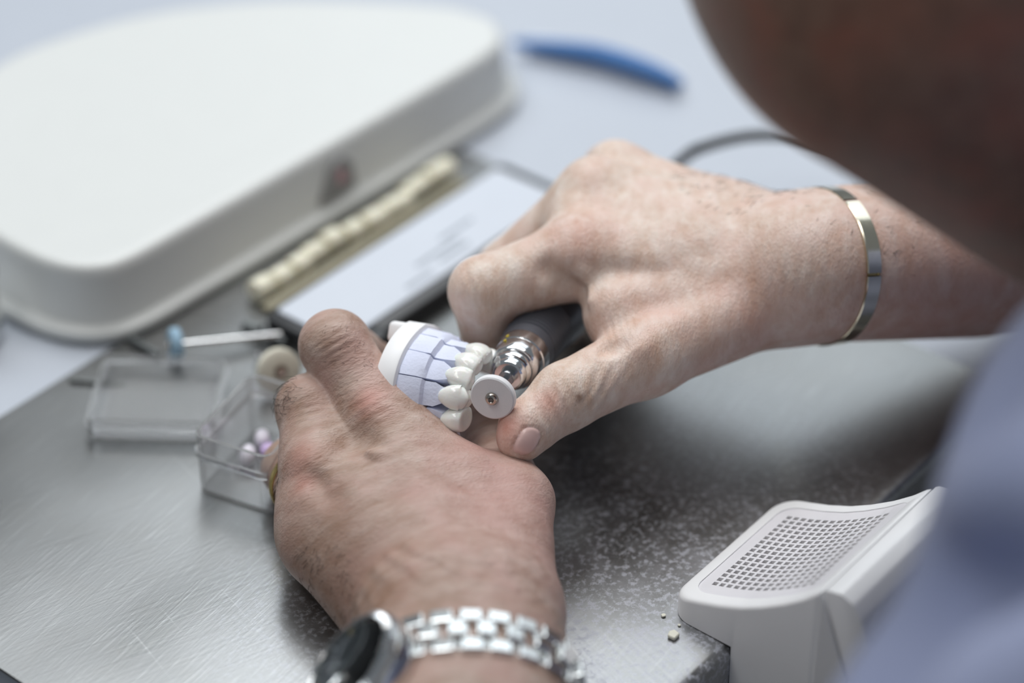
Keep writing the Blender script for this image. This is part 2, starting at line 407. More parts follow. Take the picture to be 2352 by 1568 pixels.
class Hand:
    """palm of capsules, fingers of jointed chains, and relief (tendons, veins, creases)"""
    def __init__(s): s.palm = []; s.fing = []; s.extra = []; s.bumps = []; s.lines = []; s.wrk = []; s.nails = []; s.tint = []; s.sub = []
    def pm(s, a, b, ra, rb): s.palm.append((P(*a), P(*b), ra, rb))
    def fg(s, js): s.fing.append([(P(*j[:3]), j[3]) for j in js])
    def line(s, pts, amp, r):
        q = [P(*a) for a in pts]
        for a, b in zip(q[:-1], q[1:]): s.lines.append((a, b, amp, r))
    def bump(s, a, amp, r): s.bumps.append((P(*a), amp, r))
    def wrinkle(s, a, ax, lam, amp, sig, rad): s.wrk.append((P(*a), unit(ax), lam, amp, sig, rad))
    def nail(s, c, ax, nrm, hl, hw):
        ax = unit(ax); nrm = unit(np.asarray(nrm) - ax * (np.asarray(nrm) @ ax)); s.nails.append((P(*c), ax, np.cross(nrm, ax), nrm, hl, hw))
    def nailmask(s, p):
        m = np.zeros(len(p), F32)
        for c, u, v, n, hl, hw in s.nails:
            q = p - c.astype(F32); a = q @ u.astype(F32) / hl; b = q @ v.astype(F32) / hw; z = q @ n.astype(F32)
            r = (np.abs(a) ** 2.6 + np.abs(b) ** 2.6) ** (1 / 2.6)
            m = np.maximum(m, np.clip((1.04 - r) * 14, 0, 1) * (z > -7))
        return m
    def __call__(s, p):
        c0 = p.mean(0)[None]; R = float(np.sqrt(((p - c0) ** 2).sum(1).max())); FAR = F32(60)
        pc = [float(capd(c0, a, b, ra, rb)[0]) for a, b, ra, rb in s.palm]
        fc = [[float(capd(c0, a, b, ra, rb)[0]) for (a, ra), (b, rb) in zip(ch[:-1], ch[1:])] for ch in s.fing]
        lim = min(min(pc), min(map(min, fc))) + 2 * R + 14
        d = np.full(len(p), FAR)
        for (a, b, ra, rb), c in zip(s.palm, pc):
            if c < lim: d = smin(d, capd(p, a, b, ra, rb), 10)
        fd = np.full(len(p), FAR)
        for ch, cc in zip(s.fing, fc):
            fe = None
            for (a, ra), (b, rb), c in zip(ch[:-1], ch[1:], cc):
                if c < lim: e = capd(p, a, b, ra, rb); fe = e if fe is None else smin(fe, e, 3.0)
            if fe is not None: fd = smin(fd, fe, 1.2)
        d = smin(d, fd, 7)
        for a, b, ra, rb, k in s.extra: d = smin(d, capd(p, a, b, ra, rb), k)
        for a, b, ra, rb, k in s.sub: d = -smin(-d, capd(p, a, b, ra, rb), k)
        for c, amp, r in s.bumps:
            if np.linalg.norm(c - c0[0]) < R + 3.2 * r: d = d - amp * np.exp(-((p - c.astype(F32)) ** 2).sum(1) / r ** 2)
        for a, b, amp, r in s.lines:
            if segd2(c0, a, b)[0] < (R + 3 * r) ** 2: d = d - amp * np.exp(-segd2(p, a, b) / r ** 2)
        for c, ax, lam, amp, sig, rad in s.wrk:
            if np.linalg.norm(c - c0[0]) > R + 2.2 * max(sig, rad): continue
            q = p - c.astype(F32); t = q @ ax.astype(F32); o = (q ** 2).sum(1) - t * t
            side = q @ (-AF).astype(F32)
            d = d + amp * (np.cos(t * (2 * math.pi / lam) + .9 * np.sin(o * .02)) - .2) * np.exp(-(t / sig) ** 2 - o / rad ** 2) * np.clip(side / 5 + .3, 0, 1)
        if s.nails:
            for c, u, v, n, hl, hw in s.nails:
                q = p - c.astype(F32); a = q @ u.astype(F32) / hl; b = q @ v.astype(F32) / hw; z = q @ n.astype(F32)
                r = (np.abs(a) ** 2.6 + np.abs(b) ** 2.6) ** (1 / 2.6)
                on = (z > -6)
                d = d + on * (.45 * np.exp(-((r - 1.03) / .10) ** 2) - .18 * np.clip((1 - r) * 8, 0, 1))
        return d
    def bounds(s):
        q = [(a, r) for a, b, r, _ in s.palm] + [(b, r) for a, b, _, r in s.palm] + [j for ch in s.fing for j in ch] + [(a, r) for a, b, r, _, k in s.extra]
        lo = np.min([a - r for a, r in q], 0) - 4; hi = np.max([a + r for a, r in q], 0) + 4; return lo, hi
    def mesh(s, h):
        return isosurface(s, *s.bounds(), h)
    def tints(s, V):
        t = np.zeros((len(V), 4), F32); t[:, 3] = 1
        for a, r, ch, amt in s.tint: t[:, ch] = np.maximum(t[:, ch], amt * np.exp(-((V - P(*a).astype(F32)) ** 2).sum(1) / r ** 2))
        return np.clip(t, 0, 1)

# left hand: back of the hand up, index and middle finger curled over the model, thumb under it
LW = P(1062, 1425, 757); LELB = P(1120, 2550, 600)
LAX = unit(LELB - LW)                               # wrist -> elbow
LSIDE = unit(np.cross(LAX, V3(.1, .35, -1))); LSIDE = LSIDE if LSIDE @ AX > 0 else -LSIDE
LUP = unit(np.cross(LSIDE, LAX)); LUP = LUP if LUP[2] > 0 else -LUP
LH = Hand()
LH.pm((1085, 1340, 768), (866, 952, 813), 15.5, 12.6)
LH.pm((1050, 1345, 765), (738, 1066, 807), 16, 12.8)
LH.pm((1030, 1365, 765), (738, 1168, 801), 16, 12.4)
LH.pm((1000, 1390, 766), (738, 1242, 795), 16, 11.6)
LH.pm((742, 1226, 803), (935, 1425, 774), 13.5, 19)
LH.pm((1160, 1375, 768), (1180, 1155, 795), 17, 12.3)
LH.pm((950, 992, 810), (1075, 1110, 797), 9.0, 9.6); LH.pm((1075, 1110, 797), (1120, 1250, 785), 9.6, 14)
LH.pm((900, 1100, 822), (1080, 1320, 790), 16, 19)
for k, (s_, r0, r1) in enumerate(((-12, 20.5, 18), (0, 22.5, 21), (11, 20.5, 18))):
    LH.palm.append((LW + LSIDE * s_, LW + LSIDE * s_ * 1.15 + LAX * 180, r0, r1 + 5))
LH.fg([(866, 952, 813, 12.4), (770, 794, 819, 11.9), (812, 818, 847, 10), (880, 850, 862, 8.5)])
LH.fg([(738, 1066, 807, 12.4), (713, 938, 818, 11.4), (745, 950, 847, 10), (830, 930, 863, 8.5)])
LH.fg([(738, 1168, 801, 12), (672, 1074, 838, 10.2), (725, 1060, 866, 9), (810, 1000, 873, 8)])
LH.fg([(738, 1242, 795, 11), (717, 1190, 832, 9), (760, 1150, 851, 8), (820, 1090, 861, 7.5)])
LH.fg([(1180, 1155, 797, 12.0), (1136, 1035, 824, 10.2), (1100, 945, 842, 9.0), (1094, 930, 846, 8)])
# tendons, veins, knuckles
LH.line([(860, 960, 799), (960, 1120, 783), (1050, 1270, 762)], 1.5, 3.2)
LH.line([(725, 1060, 793), (860, 1180, 779), (1000, 1310, 757)], 1.6, 3.2)
LH.line([(705, 1150, 788), (830, 1250, 774), (960, 1350, 757)], 1.3, 3.0)
LH.line([(800, 1010, 792), (870, 1045, 788), (945, 1063, 787), (1010, 1100, 783)], 1.5, 2.0)
LH.line([(870, 1250, 768), (950, 1225, 770), (1020, 1200, 772), (1060, 1150, 776)], 1.1, 2.0)
LH.line([(770, 1130, 785), (860, 1120, 783), (930, 1075, 786)], 1.0, 1.9)
LH.line([(800, 1020, 796), (745, 1100, 790), (725, 1150, 788)], -.9, 4.5)
LH.line([(720, 1000, 800), (690, 1090, 798)], .5, 3)
LH.bump((846, 928, 798), 1.2, 7); LH.bump((700, 1052, 793), 1.3, 7); LH.bump((700, 1160, 788), .9, 7); LH.bump((768, 780, 806), .8, 7)
LH.bump((957, 1082, 784), .9, 1.5)
LH.bump((838, 1010, 792), -1.5, 8); LH.bump((775, 1125, 784), -1.4, 7); LH.bump((900, 1150, 776), -.9, 8); LH.bump((960, 1260, 764), -.8, 8)
LH.wrinkle((770, 794, 808), P(866, 952, 813) - P(770, 794, 819), 2.6, .22, 5, 14)
LH.wrinkle((846, 920, 800), P(866, 952, 813) - P(770, 794, 819), 3.4, .18, 7, 14)
LH.wrinkle((713, 938, 806), P(738, 1066, 807) - P(713, 938, 818), 2.8, .2, 5, 13)
LH.wrinkle((1112, 985, 820), P(1180, 1155, 797) - P(1136, 1035, 824), 4.5, .38, 5, 13)
LH.wrinkle((990, 1290, 758), V3(.42, .9, 0), 6.5, .32, 22, 30)
LH.wrinkle((1090, 1370, 745), V3(.3, .9, 0), 5.0, .22, 16, 30)
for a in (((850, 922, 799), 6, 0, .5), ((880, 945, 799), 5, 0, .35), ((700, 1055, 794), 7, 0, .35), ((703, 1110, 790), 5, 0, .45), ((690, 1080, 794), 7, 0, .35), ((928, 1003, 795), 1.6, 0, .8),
          ((957, 1084, 783), 1.5, 1, .5), ((780, 790, 806), 8, 1, .2), ((680, 900, 808), 8, 1, .22), ((790, 1370, 770), 30, 1, .55), ((730, 1270, 780), 20, 1, .45), ((880, 1450, 745), 24, 1, .5), ((800, 1200, 780), 12, 1, .25),  # lower-left browns: skin mottling plus painted shade on that side of the hand
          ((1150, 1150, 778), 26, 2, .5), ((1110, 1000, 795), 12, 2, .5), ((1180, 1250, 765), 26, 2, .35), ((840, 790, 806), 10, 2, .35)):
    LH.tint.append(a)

# right hand: pen grip from above on the handpiece
RW = P(1876, 612, 848); RELB = P(2950, 540, 925)
RAX = unit(RELB - RW)
RUP = unit(np.cross(RAX, AF)); RUP = RUP if RUP @ AU > 0 else -RUP
RDP = unit(np.cross(RAX, RUP)); RDP = RDP if RDP @ AF > 0 else -RDP
RH = Hand()
RH.pm((1800, 640, 846), (1332, 590, 839), 17, 13.6)
RH.pm((1800, 590, 854), (1367, 447, 862), 17, 12.4)
RH.pm((1800, 560, 864), (1414, 404, 882), 15, 11.6)
RH.pm((1790, 560, 872), (1485, 440, 902), 14, 11)
RH.pm((1760, 685, 842), (1482, 818, 820), 16.5, 12.8)
RH.pm((1700, 660, 852), (1530, 730, 842), 17, 14)
RH.pm((1650, 560, 866), (1420, 560, 866), 20, 14)
for s_, r0, r1 in ((-8, 23.2, 27), (8, 23.2, 28)):
    RH.palm.append((RW + RDP * s_, RW + RDP * s_ * 1.2 + RAX * 195, r0, r1 + 8))
RH.palm.append((RW + RDP * 1 - RAX * 12, RW + RAX * 60 + RUP * 2, 24, 27))
RH.fg([(1332, 590, 839, 13.4), (1112, 668, 834, 11.9), (1130, 790, 847, 10), (1190, 812, 868, 8.5)])
RH.fg([(1367, 447, 862, 12.2), (1167, 622, 876, 11), (1205, 725, 890, 10), (1290, 745, 900, 8.5)])
RH.fg([(1414, 404, 882, 11.5), (1270, 560, 915, 10.5), (1290, 670, 925, 9.5), (1330, 700, 915, 8.5)])
RH.fg([(1485, 440, 902, 11), (1390, 560, 935, 9.5), (1400, 650, 938, 8.5), (1430, 690, 930, 7.5)])
RH.fg([(1482, 818, 820, 12.6), (1300, 910, 808, 11.2), (1208, 985, 802, 9.0), (1194, 1008, 800, 7.6)])
RH.extra.append((P(1418, 716, 828), P(1600, 690, 838), 11.6, 14, 5))
RH.extra.append((P(1385, 655, 834), P(1430, 740, 830), 7, 11, 6))
RH.sub.append((P(1395, 797, 806), P(1480, 770, 802), 2.4, 1.2, 4))
RH.line([(1288, 598, 828), (1335, 628, 826), (1352, 690, 822)], 2.2, 2.6)
RH.line([(1262, 622, 825), (1312, 655, 824), (1325, 690, 824)], -3.0, 4.4)
RH.line([(1320, 580, 826), (1500, 600, 828), (1680, 620, 828)], .7, 4)
RH.line([(1355, 440, 850), (1520, 510, 843), (1700, 570, 836)], .8, 3.6)
RH.line([(1405, 400, 871), (1560, 470, 858), (1720, 540, 846)], .7, 3.6)
RH.pm((1335, 515, 853), (1600, 570, 850), 12.5, 16)
RH.line([(1630, 720, 826), (1640, 770, 826), (1636, 820, 826)], .35, 1.6)
RH.line([(1420, 860, 808), (1470, 800, 806), (1560, 740, 815)], .8, 3.5)
RH.line([(1375, 470, 850), (1300, 500, 855)], -.8, 4)
RH.bump((1318, 545, 829), .6, 8); RH.bump((1350, 410, 851), 1.2, 6); RH.bump((1398, 345, 875), .9, 5); RH.bump((1050, 655, 825), .6, 6)
RH.wrinkle((1085, 668, 824), P(1112, 668, 834) - P(1332, 590, 839), 3.2, .22, 5, 13)
RH.wrinkle((1285, 925, 797), P(1302, 908, 808) - P(1482, 818, 820), 3.6, .42, 7, 14)
RH.wrinkle((1390, 860, 804), unit(P(1302, 908, 808) - P(1482, 818, 820)) + V3(.3, .8, 0), 4.0, .26, 9, 13)
RH.wrinkle((1450, 730, 818), V3(1, .25, 0), 2.4, .14, 12, 14)
RH.wrinkle((1780, 610, 822), V3(1, -.1, 0), 4.4, .10, 20, 24)
RH.nail((1209, 1012, 794), V3(-.3, -.93, -.15), V3(.62, -.2, -.76), 4.7, 3.2)
for a in (((1330, 545, 828), 11, 0, .35), ((1300, 560, 828), 8, 0, .3), ((1180, 985, 797), 6.5, 0, .85), ((1165, 1000, 798), 5, 0, .6), ((1260, 925, 797), 5, 0, .45), ((1380, 760, 820), 10, 0, .25),
          ((1330, 912, 797), 1.6, 1, .8), ((1320, 640, 825), 7, 1, .25), ((1140, 780, 838), 14, 1, .4), ((1500, 720, 820), 22, 0, .18), ((1700, 720, 824), 26, 0, .25), ((1640, 770, 824), 1.5, 2, .6), ((2150, 690, 852), 50, 0, .4), ((2250, 640, 858), 40, 1, .25)):
    RH.tint.append(a)

# head, neck and trunk (mostly beyond the frame)
ARM_IN = [B(-40, -190, 140), P(2745, 1060, 605), P(2500, 1610, 572), P(1900, 2420, 580), LELB]
def head_fn(p):
    d = ellip(p, B(40, 12, 352), (E1, unit(E2 + EZ * -.25), unit(EZ + E2 * .25)), (74, 96, 104))          # skull
    jaw = P(2120, -300, 652)
    d = smin(d, ellip(p, jaw, (E1, unit(E2 - EZ * .5), unit(EZ + E2 * .5)), (58, 62, 52)), 30)
    d = smin(d, capd(p, jaw + E2 * 22 - EZ * 6, jaw + E2 * 30 - EZ * 10, 30, 26), 26)                        # chin
    d = smin(d, capd(p, P(2130, -75, 655), P(2560, 180, 690), 59, 64), 34)                              # neck
    nose = jaw + E2 * 78 + EZ * 58
    d = smin(d, capd(p, nose, nose + EZ * 40 - E2 * 12, 13, 9), 10)
    d = smin(d, ellip(p, jaw + E2 * 58 + EZ * 22, (E1, E2, EZ), (26, 12, 9)), 8)                           # lips
    for s in (-1, 1):
        d = -smin(-d, ellip(p, jaw + E2 * 66 + EZ * 92 + E1 * 31 * s, (E1, E2, EZ), (17, 10, 10)), 8)      # eye sockets
        d = smin(d, ellip(p, jaw + E2 * 56 + EZ * 92 + E1 * 31 * s, (E1, E2, EZ), (12, 12, 11)), 2)
        d = smin(d, ellip(p, jaw - E2 * 22 + EZ * 84 + E1 * 74 * s, (unit(E1 * s - E2 * .4), unit(E2 + E1 * .4 * s), EZ), (7, 17, 30)), 5)   # ears
    d = smin(d, capd(p, B(-20, -195, 135), B(185, -195, 145), 62, 62), 40)                                # shoulders under the shirt
    d = smin(d, capd(p, B(60, -200, 120), B(60, -205, -120), 72, 84), 40)
    d = smin(d, capd(p, ARM_IN[0], ARM_IN[1], 28, 26), 20)
    for a, b in zip(ARM_IN[1:-1], ARM_IN[2:]): d = smin(d, capd(p, a, b, 26, 26), 12)
    d = smin(d, capd(p, B(215, -180, 160), RELB, 42, 33), 20)
    return d

def np_obj(name, parts, mats, parent):
    """parts: (V, F, material index, tint) joined into one mesh object"""
    org = np.array(parent.location) * 1000
    n = 0; VV = []; FF = []; MI = []; TT = []
    for V, Fq, mi, tn in parts:
        VV.append(V - org); FF.append(Fq + n); MI.append(np.full(len(Fq), mi) if np.isscalar(mi) else mi); TT.append(tn); n += len(V)
    VV = np.concatenate(VV) / 1000; FF = np.concatenate(FF); MI = np.concatenate(MI); TT = np.concatenate(TT)
    m = bpy.data.meshes.new(name); m.vertices.add(len(VV)); m.vertices.foreach_set('co', VV.astype(F32).ravel())
    m.loops.add(FF.size); m.loops.foreach_set('vertex_index', FF.astype(np.int32).ravel())
    m.polygons.add(len(FF)); m.polygons.foreach_set('loop_start', (np.arange(len(FF)) * 4).astype(np.int32)); m.polygons.foreach_set('loop_total', np.full(len(FF), 4, np.int32))
    for a in mats: m.materials.append(a)
    m.polygons.foreach_set('material_index', MI.astype(np.int32)); m.polygons.foreach_set('use_smooth', np.ones(len(FF), bool))
    m.update(calc_edges=True); m.validate()
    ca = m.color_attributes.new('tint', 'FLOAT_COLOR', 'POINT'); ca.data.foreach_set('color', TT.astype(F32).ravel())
    o = bpy.data.objects.new(name, m); COL.objects.link(o); o.parent = parent
    return o

person = empty('person', B(60, -190, FL), 'person in a pale blue shirt leaning over the bench, working with both hands', 'person')
RES = .75
Lv, Lf = LH.mesh(RES); Rv, Rf = RH.mesh(RES)
Hv, Hf = isosurface(head_fn, np.min([B(-200, -320, -230), B(400, 160, 470), B(-200, 160, 0), B(400, -320, 0), LELB - 50], 0), np.max([B(-200, -320, -230), B(400, 160, 470), B(-200, 160, 0), B(400, -320, 0), RELB + 50], 0), 5.0, 1)
nm = RH.nailmask(Rv)
rmi = np.where(nm[Rf].mean(1) > .5, 3, 1)
ht = np.zeros((len(Hv), 4), F32); ht[:, 3] = 1
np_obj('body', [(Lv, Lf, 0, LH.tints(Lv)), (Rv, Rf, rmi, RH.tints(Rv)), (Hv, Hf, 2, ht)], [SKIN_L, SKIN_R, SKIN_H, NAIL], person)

# ------------------------------------------------------------------ shirt
ARM = [P(3100, 800, 655), P(2780, 1060, 605), P(2500, 1610, 572), P(1900, 2420, 580), LELB]
FOLDS = []
def fold(pts, amp, r):
    q = [P(*a) for a in pts]
    for a, b in zip(q[:-1], q[1:]): FOLDS.append((a, b, amp, r))
fold([(2400, 1370, 550), (2250, 1360, 556), (2130, 1440, 556), (2050, 1560, 552)], -14, 21)
fold([(2400, 1130, 556), (2250, 1200, 560), (2120, 1330, 558)], 8, 16)
fold([(2400, 1560, 535), (2250, 1560, 540), (2120, 1680, 535)], 10, 18)
fold([(2352, 880, 575), (2310, 1000, 570), (2290, 1120, 566)], -5, 10)
fold([(2040, 1360, 562), (2010, 1470, 558), (2000, 1568, 556)], -11, 9)
def shirt_fn(p):
    d = None
    for a, b, ra, rb in zip(ARM[:-1], ARM[1:], (54, 50, 46, 45), (50, 46, 45, 44)):
        e = capd(p, a, b, ra, rb); d = e if d is None else smin(d, e, 20)
    d = smin(d, capd(p, B(-40, -195, 140), B(190, -195, 150), 84, 84), 50)
    d = smin(d, capd(p, B(60, -195, 120), B(60, -205, -140), 96, 108), 40)
    d = smin(d, capd(p, B(215, -185, 160), RELB - RAX * 60, 54, 43), 30)
    for a, b, amp, r in FOLDS: d = d - amp * np.exp(-segd2(p, a, b) / r ** 2)
    q = p.astype(F32)
    d = d + 2.2 * np.sin(q[:, 2] * .055 + q[:, 0] * .05 + 1.4 * np.sin(q[:, 1] * .03)) + 1.2 * np.sin(q[:, 0] * .11 - q[:, 2] * .07)
    # open below the hips, at the cuffs and at the neck
    d = np.maximum(d, -capd(p, P(2300, 40, 665), P(2200, -200, 650), 72, 72))
    return d
def shirt_mat():
    t = NT('blue_shirt_cotton'); w = t.n('TexWave', Scale=900.0, Distortion=.4); t.l(t.tc.outputs['Object'], w.inputs['Vector'])
    n = t.noise(30)
    t.set(Base_Color=t.mix(n, srgb(144, 153, 186), srgb(162, 170, 200)), Roughness=.85, Sheen_Weight=.2, Normal=t.bump(w.outputs[0], .2, .0003))
    return t.m
bb = np.array(ARM + [B(-150, -320, -260), B(330, -80, 260), B(-150, -80, 0), B(330, -320, 0), RELB])
Sv, Sf = isosurface(shirt_fn, bb.min(0) - 60, bb.max(0) + 60, 6.0, 1)
st = np.zeros((len(Sv), 4), F32)
np_obj('shirt', [(Sv, Sf, 0, st)], [shirt_mat()], person)

# ------------------------------------------------------------------ body hair
def hair_on(V, Fq, c, rad, n, L, lean, seed, rr=.075, facing=None):
    rng = np.random.RandomState(seed); c = P(*c)
    ctr = V[Fq].mean(1); m = ((ctr - c) ** 2).sum(1) < rad ** 2
    v = V[Fq]; nr = np.cross(v[:, 2] - v[:, 0], v[:, 3] - v[:, 1]); nr /= np.linalg.norm(nr, axis=1)[:, None] + 1e-9
    if facing is not None: m &= (nr @ np.asarray(facing)) > .05
    ids = np.nonzero(m)[0]; out = []
    if not len(ids): return out
    for i in rng.choice(ids, n):
        p0 = ctr[i] + rng.normal(0, .2, 3); N = nr[i]; t = np.asarray(lean, float) + rng.normal(0, .35, 3); t = t - N * (t @ N); t = unit(t)
        l = L * rng.uniform(.5, 1.15); cv = unit(np.cross(N, t)) * rng.uniform(-.5, .5)
        pts = [p0 + l * (s * (.75 * t + .35 * N) + s * s * (.35 * cv - .28 * N)) for s in (0, .33, .66, 1)]
        out.append(tube(pts, [rr, rr * .9, rr * .7, rr * .25], 3, False))
    return out
hs = hair_on(Lv, Lf, (645, 905, 812), 9, 60, 7.5, V3(-1, .1, -.2), 1, .06) + hair_on(Lv, Lf, (785, 775, 806), 8, 16, 3.0, V3(.2, .6, 0), 2, .05) + hair_on(Lv, Lf, (640, 1120, 812), 10, 50, 6, V3(-.3, -1, 0), 3)
hs += hair_on(Lv, Lf, (720, 1400, 770), 22, 110, 5, V3(-.5, -.8, 0), 4) + hair_on(Lv, Lf, (800, 840, 805), 9, 12, 2.2, V3(-.6, .4, 0), 5, .05)
hs += hair_on(Rv, Rf, (1700, 430, 858), 26, 130, 4.5, V3(.7, .5, 0), 6) + hair_on(Rv, Rf, (1950, 430, 850), 40, 120, 4.5, V3(.5, .4, 0), 7)
hairm = plain('arm_hair', srgb(58, 44, 36), .5)
obj('arm_hair', join(*hs), hairm, person, smooth=True, kind='stuff', label='short dark hairs on fingers and wrists')
# short cropped hair on the skull (beyond the frame)
def hair_fn(p):
    d = ellip(p, B(40, 6, 360), (E1, unit(E2 + EZ * -.25), unit(EZ + E2 * .25)), (79, 101, 106))
    face = (p - (B(40, 60, 350)).astype(F32)) @ unit(E2 - EZ * .55).astype(F32)
    d = d + .8 * np.sin(p[:, 0] * .5) * np.sin(p[:, 1] * .45)
    return np.maximum(np.maximum(d, face), (B(0, 0, 318)[2] - p[:, 2]))
c = B(40, 6, 360); hv, hf = isosurface(hair_fn, c - 125, c + 125, 5, 1)
np_obj('hair', [(hv, hf, 0, np.zeros((len(hv), 4), F32))], [plain('grey_brown_hair', srgb(92, 80, 70), .7, var=.2, bump=(600, .8, .002))], person)

# ------------------------------------------------------------------ rotary handpiece
WC = P(1133, 911, 796); HA = unit(V3(.294, .405, .866))
def hp(t): return WC + HA * t
hand_piece = empty('rotary_handpiece', hp(40) - EZ * 12, 'dark grey rotary handpiece with chrome nose and white grinding wheel held in right hand', 'handpiece')
w = obj('grinding_wheel', lathe_at([(1.2, -1.45), (7.1, -1.45), (7.55, -1.1), (7.7, -.4), (7.7, .9), (7.4, 1.45), (1.2, 1.45)], WC, HA, 72), WHEEL, hand_piece, auto=35, label='white rubber grinding wheel')
scr = plain('screw_steel', (.5, .46, .42, 1), .22, 1)
obj('screw', lathe_at([(.55, -1.9), (.75, -2.5), (1.0, -2.75), (1.75, -2.6), (2.25, -1.9), (2.3, -1.4), (2.3, -1.2)], WC, HA, 28), scr, w, auto=35)
obj('screw_recess', lathe_at([(.72, -2.56), (.72, -2.1)], WC, HA, 16), DARKROD, w)
obj('mandrel', lathe_at([(2.0, 1.4), (2.0, 2.2), (1.15, 2.6), (1.15, 19)], WC, HA, 24), CHROME, hand_piece, auto=35)
obj('collet', lathe_at([(1.3, 14.2), (2.5, 14.2), (2.7, 14.6), (2.7, 17.5)], WC, HA, 28), plain('dark_chrome', (.32, .33, .35, 1), .2, 1), hand_piece, auto=35)
obj('nose', lathe_at([(2.9, 16.4), (4.6, 16.1), (5.3, 16.4), (5.7, 17.2), (5.9, 18.8), (6.5, 19.2), (6.9, 20), (7.0, 21.4), (6.7, 21.9), (6.7, 22.4)], WC, HA, 64), CHROME, hand_piece, auto=30, label='chrome nose cone')
obj('nose_recess', lathe_at([(2.7, 16.9), (2.95, 16.9), (2.95, 16.5), (2.7, 16.5)], WC, HA, 32, False), DARKROD, hand_piece)
col = obj('collar', lathe_at([(6.7, 22.4), (7.6, 22.6), (8.1, 23.4), (8.5, 26), (8.75, 28.4), (8.45, 28.7), (8.45, 29.1), (8.85, 29.4), (9.2, 32), (9.35, 34)], WC, HA, 72), CHROME, hand_piece, auto=25, label='polished chrome collar')
xh, yh, _ = perp(HA, V3(-.809, .588, 0))
ym = plain('yellow_mark', srgb(214, 190, 60), .4)
for t, ww in ((27.2, 1.3), (30.4, 1.6)):
    a = math.radians(28); rr = 8.95 + (t - 27) * .06
    q = hp(t) + (xh * math.cos(a) - yh * math.sin(a) * (1 if (yh @ AF) > 0 else -1)) * rr
    rad = unit(q - hp(t)); obj('size_mark', xf(rbox(.9, ww, .3, .1, 1), np.cross(HA, rad), HA, rad, q), ym, col)
sp = [(9.4, 34)]
for i in range(9):
    t = 38.5 + i * 2.1; r = 9.6 + (t - 34) * .055; sp += [(r, t), (r - .75, t + .4), (r - .75, t + 1.0), (r + .06, t + 1.4)]
sp += [(12.4, 66), (13.2, 90), (13.2, 128), (11.5, 140), (8, 146)]
obj('sleeve', lathe_at(sp, WC, HA, 64), SLEEVE, hand_piece, auto=25, label='dark grey ribbed grip sleeve')
c0 = hp(146)
cable = catmull([hp(140), hp(150), P(1560, 372, 985), P(1625, 335, 985), P(1730, 312, 990), P(1840, 318, 985), P(1990, 360, 960), P(2200, 480, 940), T(2500, 640, 4), T(2900, 700, 4)], 8)
obj('cable', tube(cable, 2.3, 12), BLACK, hand_piece, smooth=True, label='black power cable')

# ------------------------------------------------------------------ jewellery and watch
# bracelet on the right wrist
bc = RW + RAX * 4 + RDP * 2
br = empty('bracelet', bc - EZ * 30, 'narrow white gold bangle bracelet on the right wrist', 'bracelet')
def ringband(c, ax, ux, uy, rx, ry, w, t, n=96, a0=0, a1=360, ex=2.0):
    V = []; Fc = []; full = abs(a1 - a0) >= 360; m = n if full else n + 1
    for i in range(m):
        a = math.radians(a0 + (a1 - a0) * i / n); ca, sa = math.cos(a), math.sin(a)
        for (dr, dw) in ((0, -w / 2), (t * .8, -w / 2), (t, -w / 2 + .35), (t, w / 2 - .35), (t * .8, w / 2), (0, w / 2)):
            V.append(c + ux * (rx + dr) * ca + uy * (ry + dr) * sa + ax * dw)
    for i in range(n):
        j = (i + 1) % m
        for k in range(6): l = (k + 1) % 6; Fc.append([i * 6 + k, i * 6 + l, j * 6 + l, j * 6 + k])
    return np.array(V), Fc
for k in range(6):
    seg_a = 360 / 6
    obj('bracelet_plate', ringband(bc, RAX, RUP, RDP, 26.6, 33.5, 5.6, 1.5, 16, k * seg_a + 1.2 + 20, (k + 1) * seg_a - 1.2 + 20), PALE_GOLD, br, auto=35)
obj('bracelet_core', ringband(bc, RAX, RUP, RDP, 26.3, 33.2, 4.6, .9, 96), GOLD, br, auto=35)

# wedding ring
ra, rb = P(738, 1168, 801), P(672, 1074, 838); rax = unit(rb - ra); rc = ra + (rb - ra) * .60
ux, uy, _ = perp(rax)
V = []; Fc = []
for i in range(64):
    a = 2 * math.pi * i / 64; d = ux * math.cos(a) + uy * math.sin(a)
    for k in range(10):
        b = 2 * math.pi * k / 10; V.append(rc + d * (11.4 + .75 * math.cos(b)) + rax * 2.0 * math.sin(b))
for i in range(64):
    for k in range(10):
        j = (i + 1) % 64; l = (k + 1) % 10; Fc.append([i * 10 + k, i * 10 + l, j * 10 + l, j * 10 + k])
obj('finger_ring', (V, Fc), GOLD, smooth=True, label='plain gold ring on the ring finger of the left hand', cat='ring')

# watch on the left wrist
wc = LW + LAX * 35 - LSIDE * 0; WRX, WRY = 35.0, 25.0
watch = empty('wristwatch', wc - EZ * 26, 'steel wristwatch with link bracelet and fluted bezel on the left wrist', 'watch')
def el(a): return wc + LSIDE * WRX * math.cos(a) + LUP * WRY * math.sin(a)
def eln(a): return unit(LSIDE * math.cos(a) / WRX + LUP * math.sin(a) / WRY)
